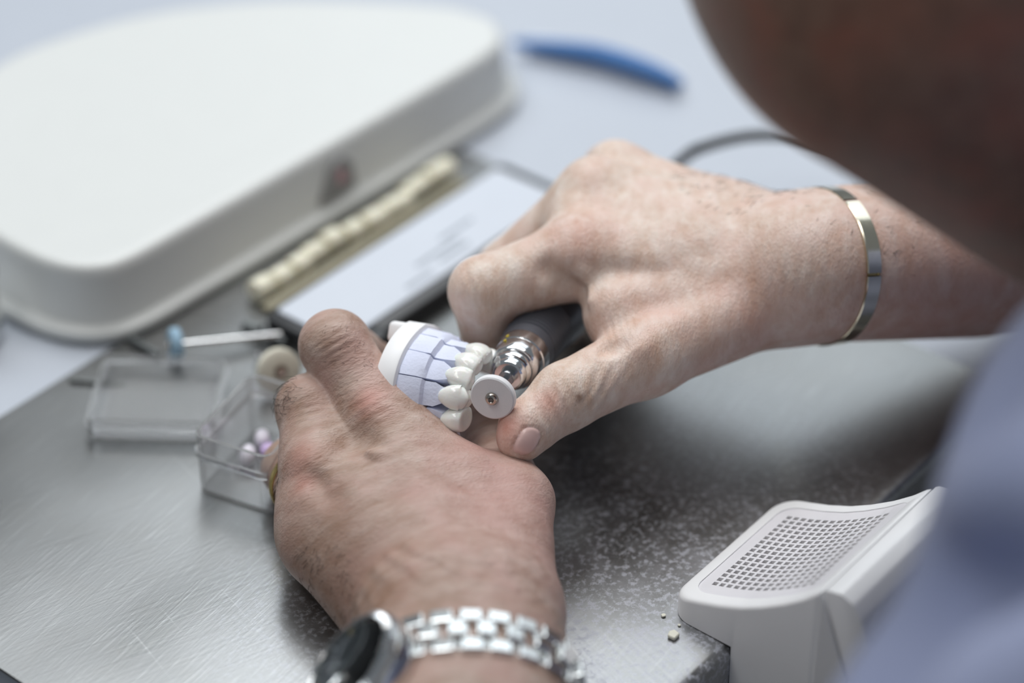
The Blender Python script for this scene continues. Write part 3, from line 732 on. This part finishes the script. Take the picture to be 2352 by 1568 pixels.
# walk the oval at equal steps
acc = [0]; aa = np.linspace(-math.pi, math.pi, 721)
pts = np.array([el(a) for a in aa]); s_ = np.concatenate([[0], np.cumsum(np.linalg.norm(np.diff(pts, axis=0), axis=1))])
per = s_[-1]; NL = 22; pitch = per / NL
CASE_A = math.radians(152)
def ang_at(s): return np.interp(s % per, s_, aa)
s_case = np.interp((CASE_A + math.pi) % (2 * math.pi) - math.pi, aa, s_)
lm = join(rbox(pitch * .84, 5.6, 3.0, .8, 3, (0, -6.6, 0)), rbox(pitch * .84, 5.6, 3.0, .8, 3, (0, 6.6, 0)), rbox(pitch * .74, 6.4, 3.4, .9, 3, (pitch * .5, 0, .2)), rbox(pitch * .5, 14, 1.0, .2, 1, (pitch * .3, 0, -.9)))
lmesh = mesh_of('link', lm[0], lm[1]); lmesh.materials.append(STEEL_POL)
worg = np.array(watch.location) * 1000
for k in range(NL):
    s = s_case + k * pitch
    dd = min((s - s_case) % per, (s_case - s) % per)
    if dd < 17: continue
    a = float(ang_at(s)); N = eln(a); Tn = unit(np.cross(LAX, N)); q = el(a) - worg
    M = Matrix(((Tn[0], LAX[0], N[0], q[0] / 1000), (Tn[1], LAX[1], N[1], q[1] / 1000), (Tn[2], LAX[2], N[2], q[2] / 1000), (0, 0, 0, 1)))
    share('link', lmesh, watch, M)
CN = unit(eln(CASE_A) + LUP * .12); cc = el(CASE_A) + LAX * 6
obj('case', lathe_at([(15, -3), (18.5, -2.5), (19.3, -1), (19.5, 3), (19, 4.6), (17.6, 5.2)], cc, CN, 64), STEEL_POL, watch, auto=35)
V, Fc = lathe([(16.2, 5.0), (18.8, 5.0), (19.1, 5.8), (18.2, 7.2), (16.4, 7.9), (16.0, 7.4)], 240, False)
for i in range(len(V)):
    if (i % 240) % 3 == 0 and 240 <= i < 240 * 5: V[i][:2] *= .965
x, y, z = perp(CN); obj('bezel', xf((V, Fc), x, y, z, cc), CHROME, watch, label='fluted bezel')
dl = obj('dial', lathe_at([(16.3, 5.0), (16.3, 5.6)], cc, CN, 48), DIAL, watch, label='dark dial')
for k in range(12):
    a = k * math.pi / 6; obj('hour_mark', xf(rbox(2.8, 1.0, .4, .1, 1, (13.2, 0, 5.8)), x * math.cos(a) + y * math.sin(a), -x * math.sin(a) + y * math.cos(a), z, cc), GOLD if k % 3 == 0 else CHROME, dl)
for a, L_, ww in ((.7, 8, 1.1), (2.6, 12, .8)):
    obj('hand', xf(rbox(L_, ww, .35, .1, 1, (L_ / 2 - 1, 0, 6.3)), x * math.cos(a) + y * math.sin(a), -x * math.sin(a) + y * math.cos(a), z, cc), CHROME, dl)
obj('crystal', lathe_at([(16.0, 6.9), (15.8, 7.7), (14, 8.2), (8, 8.5), (.2, 8.6)], cc, CN, 48), GLASS, watch, smooth=True)
crown_dir = unit(LAX * -1 + LUP * .2)

# ------------------------------------------------------------------ dental model held in the left hand
MO = unit(V3(.9, -.13, -.42)); MW = V3(-.17, -.98, 0); MW = unit(MW - MO * (MW @ MO)); MN = np.cross(MO, MW); MN = MN if MN @ AF < 0 else -MN
CAN = P(1049, 912, 803)                       # middle of the canine crown
AR, AN = 22.0, 27.0                           # arch half width and depth
def arch(deg):                                # centre of the arch ridge and its outward and along directions
    a = math.radians(deg); R = AR if deg > 0 else 16.5; p = MW * R * math.sin(a) + MN * AN * math.cos(a)
    tn = MW * R * math.cos(a) - MN * AN * math.sin(a)
    if deg < -58:                             # the far side of the arch runs straight back
        t = -58 - deg; p = MW * (-16.5 * math.sin(math.radians(58)) + .13 * t) + MN * (AN * math.cos(math.radians(58)) - .42 * t); tn = MN * .42 - MW * .13
    tn = unit(tn); out = unit(np.cross(tn, MO)); out = out if out @ p > 0 else -out
    return p, out, tn
ARC0 = CAN - arch(3)[0]
model = empty('dental_model', CAN - MO * 12 - EZ * 22, 'pale blue plaster dental model with white ceramic crowns held in the left hand', 'dental model')
def crown(deg, w, l, th, off=0, twist=0, tip=.75, cusp=0, seed=0, shift=0):
    """tooth crown: neck at -l/2, biting edge at +l/2 along MO"""
    p, out, tn = arch(deg); c = ARC0 + p + MO * off + out * shift
    V = []; Fc = []; nr, ns = 13, 24; rng = random.Random(seed)
    for i in range(nr):
        s = i / (nr - 1)                                  # 0 neck .. 1 edge
        wid = w / 2 * (.60 + .46 * math.sin(min(1, s * 1.12) * math.pi * .62) - .10 * max(0, s - .8) * 5 * (1 - tip) * 2)
        dep = th / 2 * (.82 + .42 * math.sin(s * math.pi * .55) - .62 * s ** 2.2 * (1 - cusp))
        lean = -th * .10 * s + th * .10 * math.sin(s * math.pi)
        for k in range(ns):
            a = 2 * math.pi * k / ns; ca, sa = math.cos(a), math.sin(a)
            sx = math.copysign(abs(ca) ** .8, ca) * wid; sy = math.copysign(abs(sa) ** .85, sa) * dep
            edge = (1 - (sx / (w / 2)) ** 2 * (1 - tip) * 1.2) if s > .75 else 1
            z = (-l / 2 + l * s) * (edge if s > .75 else 1)
            if s < .2: z += -.12 * l * (1 - s / .2) * (ca * ca - .35) * -1
            if cusp and s > .8: z += cusp * .5 * math.cos(2 * a) * (s - .8) * 5 * .6
            V.append(c + tn * sx + out * (sy + lean) + MO * z)
    for i in range(nr - 1):
        for k in range(ns): j = (k + 1) % ns; Fc.append([i * ns + k, i * ns + j, (i + 1) * ns + j, (i + 1) * ns + k])
    top = len(V); zc = l / 2 * (.93 if not cusp else .86); V.append(c + MO * zc + out * (-th * .10)); bot = len(V); V.append(c - MO * l / 2)
    for k in range(ns): j = (k + 1) % ns; Fc.append([(nr - 1) * ns + k, (nr - 1) * ns + j, top]); Fc.append([j, k, bot])
    return np.array(V), Fc
def smooth_mod(o, lv=1):
    m = o.modifiers.new('subdivision', 'SUBSURF'); m.levels = lv; m.render_levels = lv; return o
def die(deg0, deg1, neck, seed):
    """one sawn plaster block: wedge of the arch with a tapering stump on top"""
    rng = random.Random(seed); V = []; Fc = []
    d = (deg1 - deg0); n = 4
    secs = []                                              # (o height, inner, outer) of the section
    prof = [(-19.6, -6.5, 6.6), (-19.0, -6.8, 7.0), (-13.4, -6.4, 6.5), (-11.2, -6.0, 6.0 + rng.uniform(-.5, .3)), (-10.4, -4.9, 4.2), (-8.2, -4.2, 3.9), (-6.6, -4.0, 4.0), (-3.6, -3.0, 2.9 if neck else 3.2)]
    if not neck: prof = prof[:6] + [(-5.4, -3.6, 3.5), (-1.5, -2.4, 2.4), (-.5, -1.6, 1.6)]
    for z, i0, o0 in prof:
        sq = 1 if z < -10.9 else (.93 if z < -6 else .78)
        if z > -3.7: sq = .62
        ring = []
        for k in range(n + 1):
            a = (deg0 + deg1) / 2 + (k / n - .5) * d * sq * .965; p, out, tn = arch(a)
            ring.append(ARC0 + p + out * (o0 + rng.uniform(-.12, .12)) + MO * (z + rng.uniform(-.1, .1)))
        for k in range(n, -1, -1):
            a = (deg0 + deg1) / 2 + (k / n - .5) * d * sq * .965; p, out, tn = arch(a)
            ring.append(ARC0 + p + out * i0 + MO * z)
        secs.append(ring)
    m = len(secs[0])
    for r in secs: V += r
    for i in range(len(secs) - 1):
        for k in range(m): j = (k + 1) % m; Fc.append([i * m + k, i * m + j, (i + 1) * m + j, (i + 1) * m + k])
    Fc += [list(range(m))[::-1], [(len(secs) - 1) * m + k for k in range(m)]]
    return np.array(V), Fc
TEETH = [(-75, 7.6, 8.0, 7.4), (-56, 8.2, 8.8, 6.6), (-37.5, 8.0, 9.0, 6.4), (-18, 7.4, 9.0, 6.6), (3, 8.8, 10.4, 8.0), (21.5, 7.8, 8.2, 8.2)]
bounds_ = [-82, -66, -47, -28, -7.8, 12.5, 30, 47, 66, 88]
for i in range(len(bounds_) - 1):
    o = obj('die', die(bounds_[i], bounds_[i + 1], i < 6, i), PLASTER, model, auto=38)
for i, (dg, w, l, th) in enumerate(TEETH):
    kind = 'crown' if i > 2 else 'bridge_crown'
    c = obj(kind, crown(dg, w, l, th, off=(-.3 if i < 4 else 0), tip=(.55 if i == 4 else .9), cusp=(.9 if i in (0, 5) else 0), seed=i, shift=.4), CERAMIC, model, smooth=True)
    smooth_mod(c)
# base plate: horseshoe slab with a rounded tab at its end
outer = []; inner = []
for a in np.linspace(-80, 100, 40):
    p, out, tn = arch(a); outer.append(p + out * 8.6); inner.append(p - out * 9.0)
ring = outer + inner[::-1]
poly = [(q @ MW, q @ MN) for q in ring]
hx = np.cross(MW, MN)
obj('base_plate', xf(prism(poly, -27.2, -19.7, .9, 2, 'caps'), MW, MN, MO if hx @ MO > 0 else MO, ARC0), BASE_W, model, auto=35, label='white plastic base plate')
p, out, tn = arch(-60)
obj('base_tab', xf(rbox(7.5, 13, 12.5, 1.8, 3), MW, MN, MO, P(945, 768, 827)), BASE_W, model, auto=40)

# ------------------------------------------------------------------ suction hood at the bench edge
hood = empty('suction_hood', B(33, 10, .3), 'small white dust suction hood with perforated grille hooked over the bench edge', 'suction hood')
HS = [27, 24.6, 22, 14.5, 6, -2.2, -10, -18, -25, -31.2]; HZ = [6.5, 8.2, 9.3, 11.8, 15.0, 18.8, 23.6, 29.4, 35.4, 42]
def hz(s): return float(np.interp(-s, [-v for v in HS], HZ))
T0, T1, S0, S1 = 0, 66, -31.2, 25.2
out_l = rrect(T0, T1, S0, S1, [8, 8, .8, .8], 8); inn = rrect(5.2, 60.8, -26.6, 20.2, [6, 6, 4, 4], 8)
def dens(pl, m=3):
    q = []
    for a, b in zip(pl, pl[1:] + pl[:1]):
        k = max(1, int(math.hypot(b[0] - a[0], b[1] - a[1]) / m))
        for i in range(k): q.append((a[0] + (b[0] - a[0]) * i / k, a[1] + (b[1] - a[1]) * i / k))
    return q
def resample(pl, n):
    pl = np.array(pl + [pl[0]]); L = np.concatenate([[0], np.cumsum(np.linalg.norm(np.diff(pl, axis=0), axis=1))]); t = np.linspace(0, L[-1], n, endpoint=False)
    return np.stack([np.interp(t, L, pl[:, 0]), np.interp(t, L, pl[:, 1])], 1)
NO = 180; po = resample(dens(out_l), NO); pi_ = resample(dens(inn), NO)
V = []; Fc = []
def hrow(pl, fz): V.extend([B(t, s, fz(s)) for t, s in pl])
cen = np.array([33, -3])
hrow(po, lambda s: .3 if s > -.4 else -75)
hrow(po, lambda s: hz(s) - 1.8)
hrow([(t + (cen[0] - t) * .008, s + (cen[1] - s) * .008) for t, s in po], lambda s: hz(s) - .8)
hrow([(t + (cen[0] - t) * .03, s + (cen[1] - s) * .03) for t, s in po], lambda s: hz(s) - .2)
hrow([(t + (cen[0] - t) * .055, s + (cen[1] - s) * .055) for t, s in po], lambda s: hz(s))
hrow(pi_, hz); hrow(pi_, lambda s: hz(s) - .5)
for r in range(6):
    for k in range(NO): j = (k + 1) % NO; Fc.append([r * NO + k, r * NO + j, (r + 1) * NO + j, (r + 1) * NO + k])
obj('hood_body', (V, Fc), HOOD, hood, auto=50)
obj('front_cover', xf(prism([(-31.7, 42), (-33, 43.2), (-38, 44.4), (-42.5, 42.6), (-45.8, 38), (-58, 0), (-63, -75), (-52.4, -75), (-47.2, 0)], T0 + .2, T1 - .2, .8, 2), E2, EZ, E1, B(0, 0, 0)), HOOD, hood, auto=30)
obj('hood_leg', xf(prism([(-31.2, 40), (-46.8, 0), (-52, -75), (-31.2, -75)], T0, T1, .3, 1), E2, EZ, E1, B(0, 0, 0)), HOOD, hood, auto=30)
obj('cover_slot', xf(rbox(52, 1.4, 1, .3, 1), E1, unit(EZ * .9 - E2 * .4), np.cross(E1, unit(EZ * .9 - E2 * .4)), B(34, -47.2, 30)), DARKROD, hood)
# perforated grille, holes cut through
nt, nsn = 17, 14; tt = [3.2]; ss = [-28.2]
g0, g1, h0, h1 = 10.2, 56, -22.6, 16.4
ct = (g1 - g0) / nt; cs = (h1 - h0) / nsn
for i in range(nt): tt += [g0 + ct * i + ct * .17, g0 + ct * i + ct * .83]
tt.append(62.8)
for i in range(nsn): ss += [h0 + cs * i + cs * .17, h0 + cs * i + cs * .83]
ss.append(22)
bm = bmesh.new(); grid = {}
def gv(i, j, dz):
    if (i, j, dz) not in grid: grid[(i, j, dz)] = bm.verts.new(B(tt[i], ss[j], hz(ss[j]) - .45 - dz))
    return grid[(i, j, dz)]
solid = lambda i, j: 0 <= i < len(tt) - 1 and 0 <= j < len(ss) - 1 and not (i % 2 == 1 and j % 2 == 1)
for i in range(len(tt) - 1):
    for j in range(len(ss) - 1):
        if not solid(i, j): continue
        for dz in (0, 1.3):
            q = [gv(i, j, dz), gv(i + 1, j, dz), gv(i + 1, j + 1, dz), gv(i, j + 1, dz)]
            bm.faces.new(q if dz == 0 else q[::-1])
        for (di, dj, a, b) in ((-1, 0, (0, 0), (0, 1)), (1, 0, (1, 1), (1, 0)), (0, -1, (1, 0), (0, 0)), (0, 1, (0, 1), (1, 1))):
            if not solid(i + di, j + dj):
                bm.faces.new([gv(i + a[0], j + a[1], 0), gv(i + b[0], j + b[1], 0), gv(i + b[0], j + b[1], 1.3), gv(i + a[0], j + a[1], 1.3)])
obj('grille', bm_vf(bm), GRILLE, hood, auto=50, label='grey white perforated grille')
fs = np.linspace(-26.2, 19.8, 14); V = []; Fc = []
for s in fs: V += [B(5.6, s, hz(s) - 2.0), B(60.4, s, hz(s) - 2.0)]
for i in range(13): Fc.append([2 * i, 2 * i + 1, 2 * i + 3, 2 * i + 2])
obj('filter_sheet', (V, Fc), FILTER, hood, smooth=True)
for (x, y, s_, g) in ((1546, 1461, 3.6, 'large'), (1524, 1414, 1.5, 'small'), (1560, 1436, 1.0, 'tiny')):
    q = T(x, y, .2); a = random.random() * 3
    v, f_ = prism([(-.5 * s_, -.45 * s_), (.35 * s_, -.5 * s_), (.55 * s_, .2 * s_), (.1 * s_, .5 * s_), (-.5 * s_, .3 * s_)], 0, s_ * .4, s_ * .08, 1)
    obj('ceramic_chip', xf((v, f_), AX * math.cos(a) + np.array([0, 1, 0]) * math.sin(a), np.array([0, 1, 0]) * math.cos(a) - AX * math.sin(a), EZ, q), CHIP,
        label={'large': 'largest white chip lying on the steel beside the suction hood', 'small': 'small pale chip on the steel left of the hood lip', 'tiny': 'tiniest crumb on the steel under the hood corner'}[g], cat='chip', group='chips on the steel sheet')

# ------------------------------------------------------------------ white tray lid at the back
tp = [np.array(q, float) for q in ((-17, 345), (-18, 318), (-15.5, 299), (-8, 286.5), (3, 281.5), (30, 280), (100, 278), (180, 276.5), (212, 277), (225, 281), (235, 292), (236, 303), (230, 323),
      (197, 371), (169, 399), (136, 420), (96, 432), (72, 433), (35, 426), (5, 405), (-12, 375))]
tp = np.array([p[:2] for p in catmull([np.append(q, 0) for q in tp + [tp[0]]], 6)][:-1])
tr = empty('white_tray', B(110, 350, 0), 'large white upturned plastic tray with rounded corners behind the hands', 'tray')
def offset(pl, d):
    n = len(pl); o = []
    for i in range(n):
        t = unit(np.append(pl[(i + 2) % n] - pl[(i - 2) % n], 0)); nn = np.array([t[1], -t[0]])
        o.append(pl[i] + nn * d)
    return np.array(o)
area = sum(tp[i][0] * tp[(i + 1) % len(tp)][1] - tp[(i + 1) % len(tp)][0] * tp[i][1] for i in range(len(tp)))
if area < 0: tp = tp[::-1]
rows = [(7.0, .2), (7.6, 1.0), (7.6, 3.6), (6.4, 4.8), (3.2, 5.2), (2.2, 6.4), (0.8, 25), (0.2, 28.3), (-1.2, 30), (-3.2, 30.6), (-6, 30.6)]
V = []; Fc = []; n = len(tp)
for d, z in rows: V += [B(a, b, z) for a, b in offset(tp, d)]
for r in range(len(rows) - 1):
    for k in range(n): j = (k + 1) % n; Fc.append([r * n + k, r * n + j, (r + 1) * n + j, (r + 1) * n + k])
Fc.append([(len(rows) - 1) * n + k for k in range(n)])
obj('tray_shell', (V, Fc), WHITE_PLASTIC, tr, auto=60)
# notch in the tray's side with something pink behind it
q = T(765, 395, 17); qb = binv(q); nb_ = B(qb[0], qb[1], 16)
nv, nf = prism([(-12, -8), (-2, -9.5), (9.5, -8), (8, 4), (1.5, 9.5), (-3.5, 7)], -.2, 2.6, .5, 1)
obj('side_catch', xf((nv, nf), E1, EZ, -E2, B(qb[0], 276.4, 16)), plain('grey_catch', srgb(150, 150, 150), .5), tr)
obj('pink_wax', xf(rbox(5, 8, 2, .8, 2), unit(E1 + EZ * .3), unit(EZ - E1 * .3), -E2, B(qb[0] + .5, 274.6, 16.5)), PINKM, tr)

# ------------------------------------------------------------------ flat black case with a grey card
case = empty('flat_case', B(100, 218, 0), 'flat black case with a pale grey card on top beside the white tray', 'case')
def bbox_(a0, a1, b0, b1, z0, z1, r=1, seg=2, rc=3): return bprism(rrect(a0, a1, b0, b1, rc, 4), z0, z1, r, seg, 'caps')
obj('case_body', bbox_(31, 174, 197, 239, .1, 8, 1.2), BLACK, case, auto=40)
card = obj('card', bbox_(36, 168, 203, 237, 8, 8.7, .2, 1, 2), PAPER, case, auto=40)
for a, b, la in ((92, 214, 26), (100, 209, 18), (112, 219, 20), (78, 207, 16)):
    obj('print_line', bbox_(a, a + la, b, b + 1.8, 8.7, 8.8, 0, 1, .5), INK, card)
obj('latch', bprism(rrect(44, 52, 193, 202, 3, 4), .1, 9.5, .8, 2, 'caps'), BLACK, case, auto=40)

# row of pale yellow wax sticks between tray and case
rng = random.Random(4); a = 42.5; k = 0
wl = []
while a < 154:
    L_ = rng.choice([9, 11, 14]); b = 256 + rng.uniform(-1.5, 1.5); r = rng.uniform(4.2, 5.0)
    wl.append((a, L_, b, r)); a += L_ + rng.uniform(.3, 2)
names = ['first', 'second', 'third', 'fourth', 'fifth', 'sixth', 'seventh', 'eighth', 'ninth', 'tenth', 'eleventh', 'twelfth']
for k, (a, L_, b, r) in enumerate(wl):
    ax = unit(E1 + E2 * rng.uniform(-.12, .12)); c = B(a, b, r)
    lab = ('nearest' if k == 0 else 'farthest' if k == len(wl) - 1 else names[k] + ' nearest') + ' pale yellow wax piece in the row along the white tray'
    obj('wax_piece', lathe_at([(r * .7, 0), (r * .95, .5), (r, 1.4), (r * .98, L_ - 1.2), (r * .9, L_ - .4), (r * .6, L_)], c, ax, 20), WAX, auto=45, label=lab, cat='wax piece', group='wax pieces along the tray')
obj('wax_shade_strip', bbox_(40, 160, 244.5, 249.5, .1, 3.2, .5, 1, 1), plain('olive_shade', srgb(152, 145, 122), .5), label='thin olive strip for the shade below the yellow wax pieces', cat='shade strip')  # dull strip added to stand in for the shade below the wax

# ------------------------------------------------------------------ polishing wheels on mandrels
def mounted_wheel(name, c, axis, R, th, mat, L_, back, label, rod=1.2):
    e = empty(name, c - EZ * R, label, 'polishing wheel')
    obj('wheel', lathe_at([(R * .30, -th / 2), (R * .88, -th / 2), (R, -th * .3), (R, th * .3), (R * .88, th / 2), (R * .30, th / 2)], c, axis, 40), mat, e, auto=40)
    obj('mandrel', lathe_at([(rod, -th / 2 - back), (rod, L_)], c, axis, 16), CHROME, e, auto=40)
    obj('hub', lathe_at([(R * .2, -th / 2 - .8), (R * .31, -th / 2 - .4), (R * .31, th / 2 + .4), (R * .2, th / 2 + .8)], c, axis, 24), plain('hub_brass', (.35, .31, .26, 1), .35, 1), e, auto=40)
    return e
c1 = T(403, 792, 7.2); t1 = T(645, 768, 3.5)
mounted_wheel('blue_polishing_wheel', c1, t1 - c1, 6.6, 4.2, BLUE_RUB, float(np.linalg.norm(t1 - c1)), 1, 'light blue rubber wheel on a steel mandrel lying behind the clear cover')
c2 = T(640, 850, 9); ax2 = unit(V3(-.86, .25, .45)); 
mounted_wheel('cream_polishing_wheel', c2, unit(V3(-.45, .25, .85)), 8.4, 4.0, CREAM_RUB, 22, 1.5, 'cream rubber wheel on a mandrel between clear cover and left hand', 1.3)
obj('steel_rod', tube([T(300, 778, 1.6), T(368, 818, 1.6)], 1.7, 14), DARKROD, auto=40, label='short dark steel rod in front of the white tray corner', cat='rod')
obj('steel_pin', tube([T(160, 872, 1.0), T(285, 884, 1.0)], 1.0, 12), DARKROD, auto=40, label='thin dark steel pin at the left edge of the steel sheet', cat='rod')
obj('dark_bur', join(tube([T(565, 748, 3), T(600, 762, 3)], 3.0, 14), tube([T(600, 762, 3), T(655, 785, 3)], 1.2, 10)), DARKROD, auto=40, label='dark grinding bur lying against the corner of the black case', cat='bur')

# ------------------------------------------------------------------ clear plastic box, base and lid
def open_box(name, corners, z0, H, wall, label, flip=False, tilt=0, rr=4):
    """corners: a, b axes lengths in a local frame"""
    o, ux, uy, Lx, Ly = corners
    po_ = resample(dens(rrect(0, Lx, 0, Ly, rr, 6), 4), 72); pi2 = resample(dens(rrect(wall, Lx - wall, wall, Ly - wall, max(rr - wall, .8), 6), 4), 72)
    e = empty(name, o + ux * Lx / 2 + uy * Ly / 2, label, 'box')
    up = unit(EZ + uy * tilt); 
    V = []; Fc = []
    def pt(p, z): return o + ux * p[0] + uy * p[1] + EZ * (z0 + (H - z if flip else z)) + (EZ * tilt * p[1])
    rows = [(po_, 0.15), (po_, H), (pi2, H), (pi2, wall)]
    for pl, z in rows: V += [pt(p, z) for p in pl]
    for r in range(3):
        for k in range(72): j = (k + 1) % 72; Fc.append([r * 72 + k, r * 72 + j, (r + 1) * 72 + j, (r + 1) * 72 + k])
    Fc += [list(range(72))[::-1], [3 * 72 + k for k in range(72)]]
    obj('shell', (V, Fc), CLEAR, e, auto=40)
    V = []; Fc = []; pl2 = resample(dens(rrect(-.9, Lx + .9, -.9, Ly + .9, rr + .9, 6), 4), 72)
    for pl, z in ((po_, H * .62), (pl2, H * .62), (pl2, H * .72), (po_, H * .72)): V += [pt(p, z) for p in pl]
    for r in range(4):
        for k in range(72): j = (k + 1) % 72; r2 = (r + 1) % 4; Fc.append([r * 72 + k, r * 72 + j, r2 * 72 + j, r2 * 72 + k])
    obj('rim_bead', (V, Fc), CLEAR, e, auto=40)
    return e
pA = T(452, 1128, 0); pB = T(640, 1190, 0); ux = unit(pB - pA); uy = np.array([-ux[1], ux[0], 0])
open_box('clear_box', (pA - uy * 0, ux, uy, 31, 40), .2, 25, 1.3, 'clear plastic box without lid holding lilac pieces beside the left hand')
pC = T(200, 1012, 0); pD = T(490, 1005, 0); ux2 = unit(T(470, 1000, 0) - pC); uy2 = np.array([-ux2[1], ux2[0], 0])
open_box('clear_plastic_cover', (pC, unit(T(475, 1015, 6) - T(205, 1008, 6)), unit(np.cross(EZ, unit(T(475, 1015, 6) - T(205, 1008, 6)))) * 1.0, 46, 40), .2, 9, 1.3, 'shallow clear plastic cover of a box lying left of the clear box', rr=3)
lil = [(9, 30, 'pale'), (15.5, 25, 'lilac'), (18, 32.5, 'pale'), (23, 24, 'lilac'), (9, 20, 'pale'), (26, 32, 'pale')]
for k, (a, b, kind) in enumerate(lil):
    c = pA + ux * a + uy * b + EZ * 5.2
    v, f_ = lathe([(1.2, -3), (2.6, -2.6), (3.4, -.6), (3.2, 1.6), (2.2, 2.9), (.8, 3.2)], 14)
    v = v * np.array([1.15, .85, 1]); an = rng.uniform(0, 3)
    tiltv = unit(np.array([rng.uniform(-.5, .5), rng.uniform(-.5, .5), 1])); x, y, z = perp(tiltv, (math.cos(an), math.sin(an), 0))
    obj('retainer_piece', xf((v, f_), x, y, z, c), LILAC if kind == 'lilac' else PALE_LIL, auto=50,
        label=['pale piece at the back left inside the clear box', 'deep lilac piece near the back left inside the clear box', 'pale piece at the back middle inside the clear box', 'deep lilac piece close to the left hand in the clear box', 'pale piece at the front inside the clear box', 'pale piece half hidden by the left hand in the clear box'][k], cat='plastic piece', group='lilac pieces in the clear box')

# ------------------------------------------------------------------ blue curved tool on the table
bt = catmull([T(1175, 98, 5), T(1270, 108, 6), T(1370, 122, 7), T(1460, 148, 7), T(1530, 175, 6), T(1568, 196, 5)], 6)
V = []; Fc = []
m = len(bt)
for i, p in enumerate(bt):
    t = unit(bt[min(i + 1, m - 1)] - bt[max(i - 1, 0)]); sd = unit(np.cross(t, EZ)); s = i / (m - 1)
    wv = 2.2 + 2.6 * math.sin(math.pi * min(1, s * 1.05)) ** .8 * (.5 + .5 * s); hv_ = 1.6 + 2.4 * math.sin(math.pi * s) ** .7
    if i in (0, m - 1): wv *= .5; hv_ *= .5
    for k in range(12):
        a = 2 * math.pi * k / 12; V.append(p + sd * wv * math.cos(a) + EZ * hv_ * math.sin(a))
for i in range(m - 1):
    for k in range(12): j = (k + 1) % 12; Fc.append([i * 12 + k, i * 12 + j, (i + 1) * 12 + j, (i + 1) * 12 + k])
Fc += [list(range(12))[::-1], [(m - 1) * 12 + k for k in range(12)]]
tool = empty('curved_scraper', T(1370, 122, 0), 'curved blue plastic scraper lying on the white table behind the tray', 'tool')
obj('handle', (V, Fc), BLUE_PL, tool, smooth=True)
bw = [p + unit(np.array([.2, 1, 0])) * 6 - EZ * 3.0 for p in bt[2:-2]]
V = []; Fc = []
for i, p in enumerate(bw):
    for dz, dy in ((0, -3), (1.0, -3), (1.0, 6), (0, 6)): V.append(p + np.array([.12 * dy, dy, 0]) + EZ * (dz - .4))
for i in range(len(bw) - 1):
    for k in range(4): j = (k + 1) % 4; Fc.append([i * 4 + k, i * 4 + j, (i + 1) * 4 + j, (i + 1) * 4 + k])
Fc += [[0, 1, 2, 3], [len(V) - 1 - k for k in range(4)]]
obj('blade', (V, Fc), plain('white_blade', srgb(218, 224, 232), .4), tool, auto=40)
# grey metal stand at the left edge of the picture
gs = empty('metal_jar', T(-40, 790, 0), 'grey metal jar standing at the left edge beside the white tray', 'jar')
q = T(-46, 770, 0)
obj('jar_body', lathe_at([(8, .2), (9, .8), (9, 26), (8.2, 27)], q, EZ, 32), STEEL_POL, gs, auto=40)
obj('jar_lid', lathe_at([(9.6, 27), (9.8, 28), (9.8, 33), (9, 34.5)], q, EZ, 32), DARKROD, gs, auto=40)
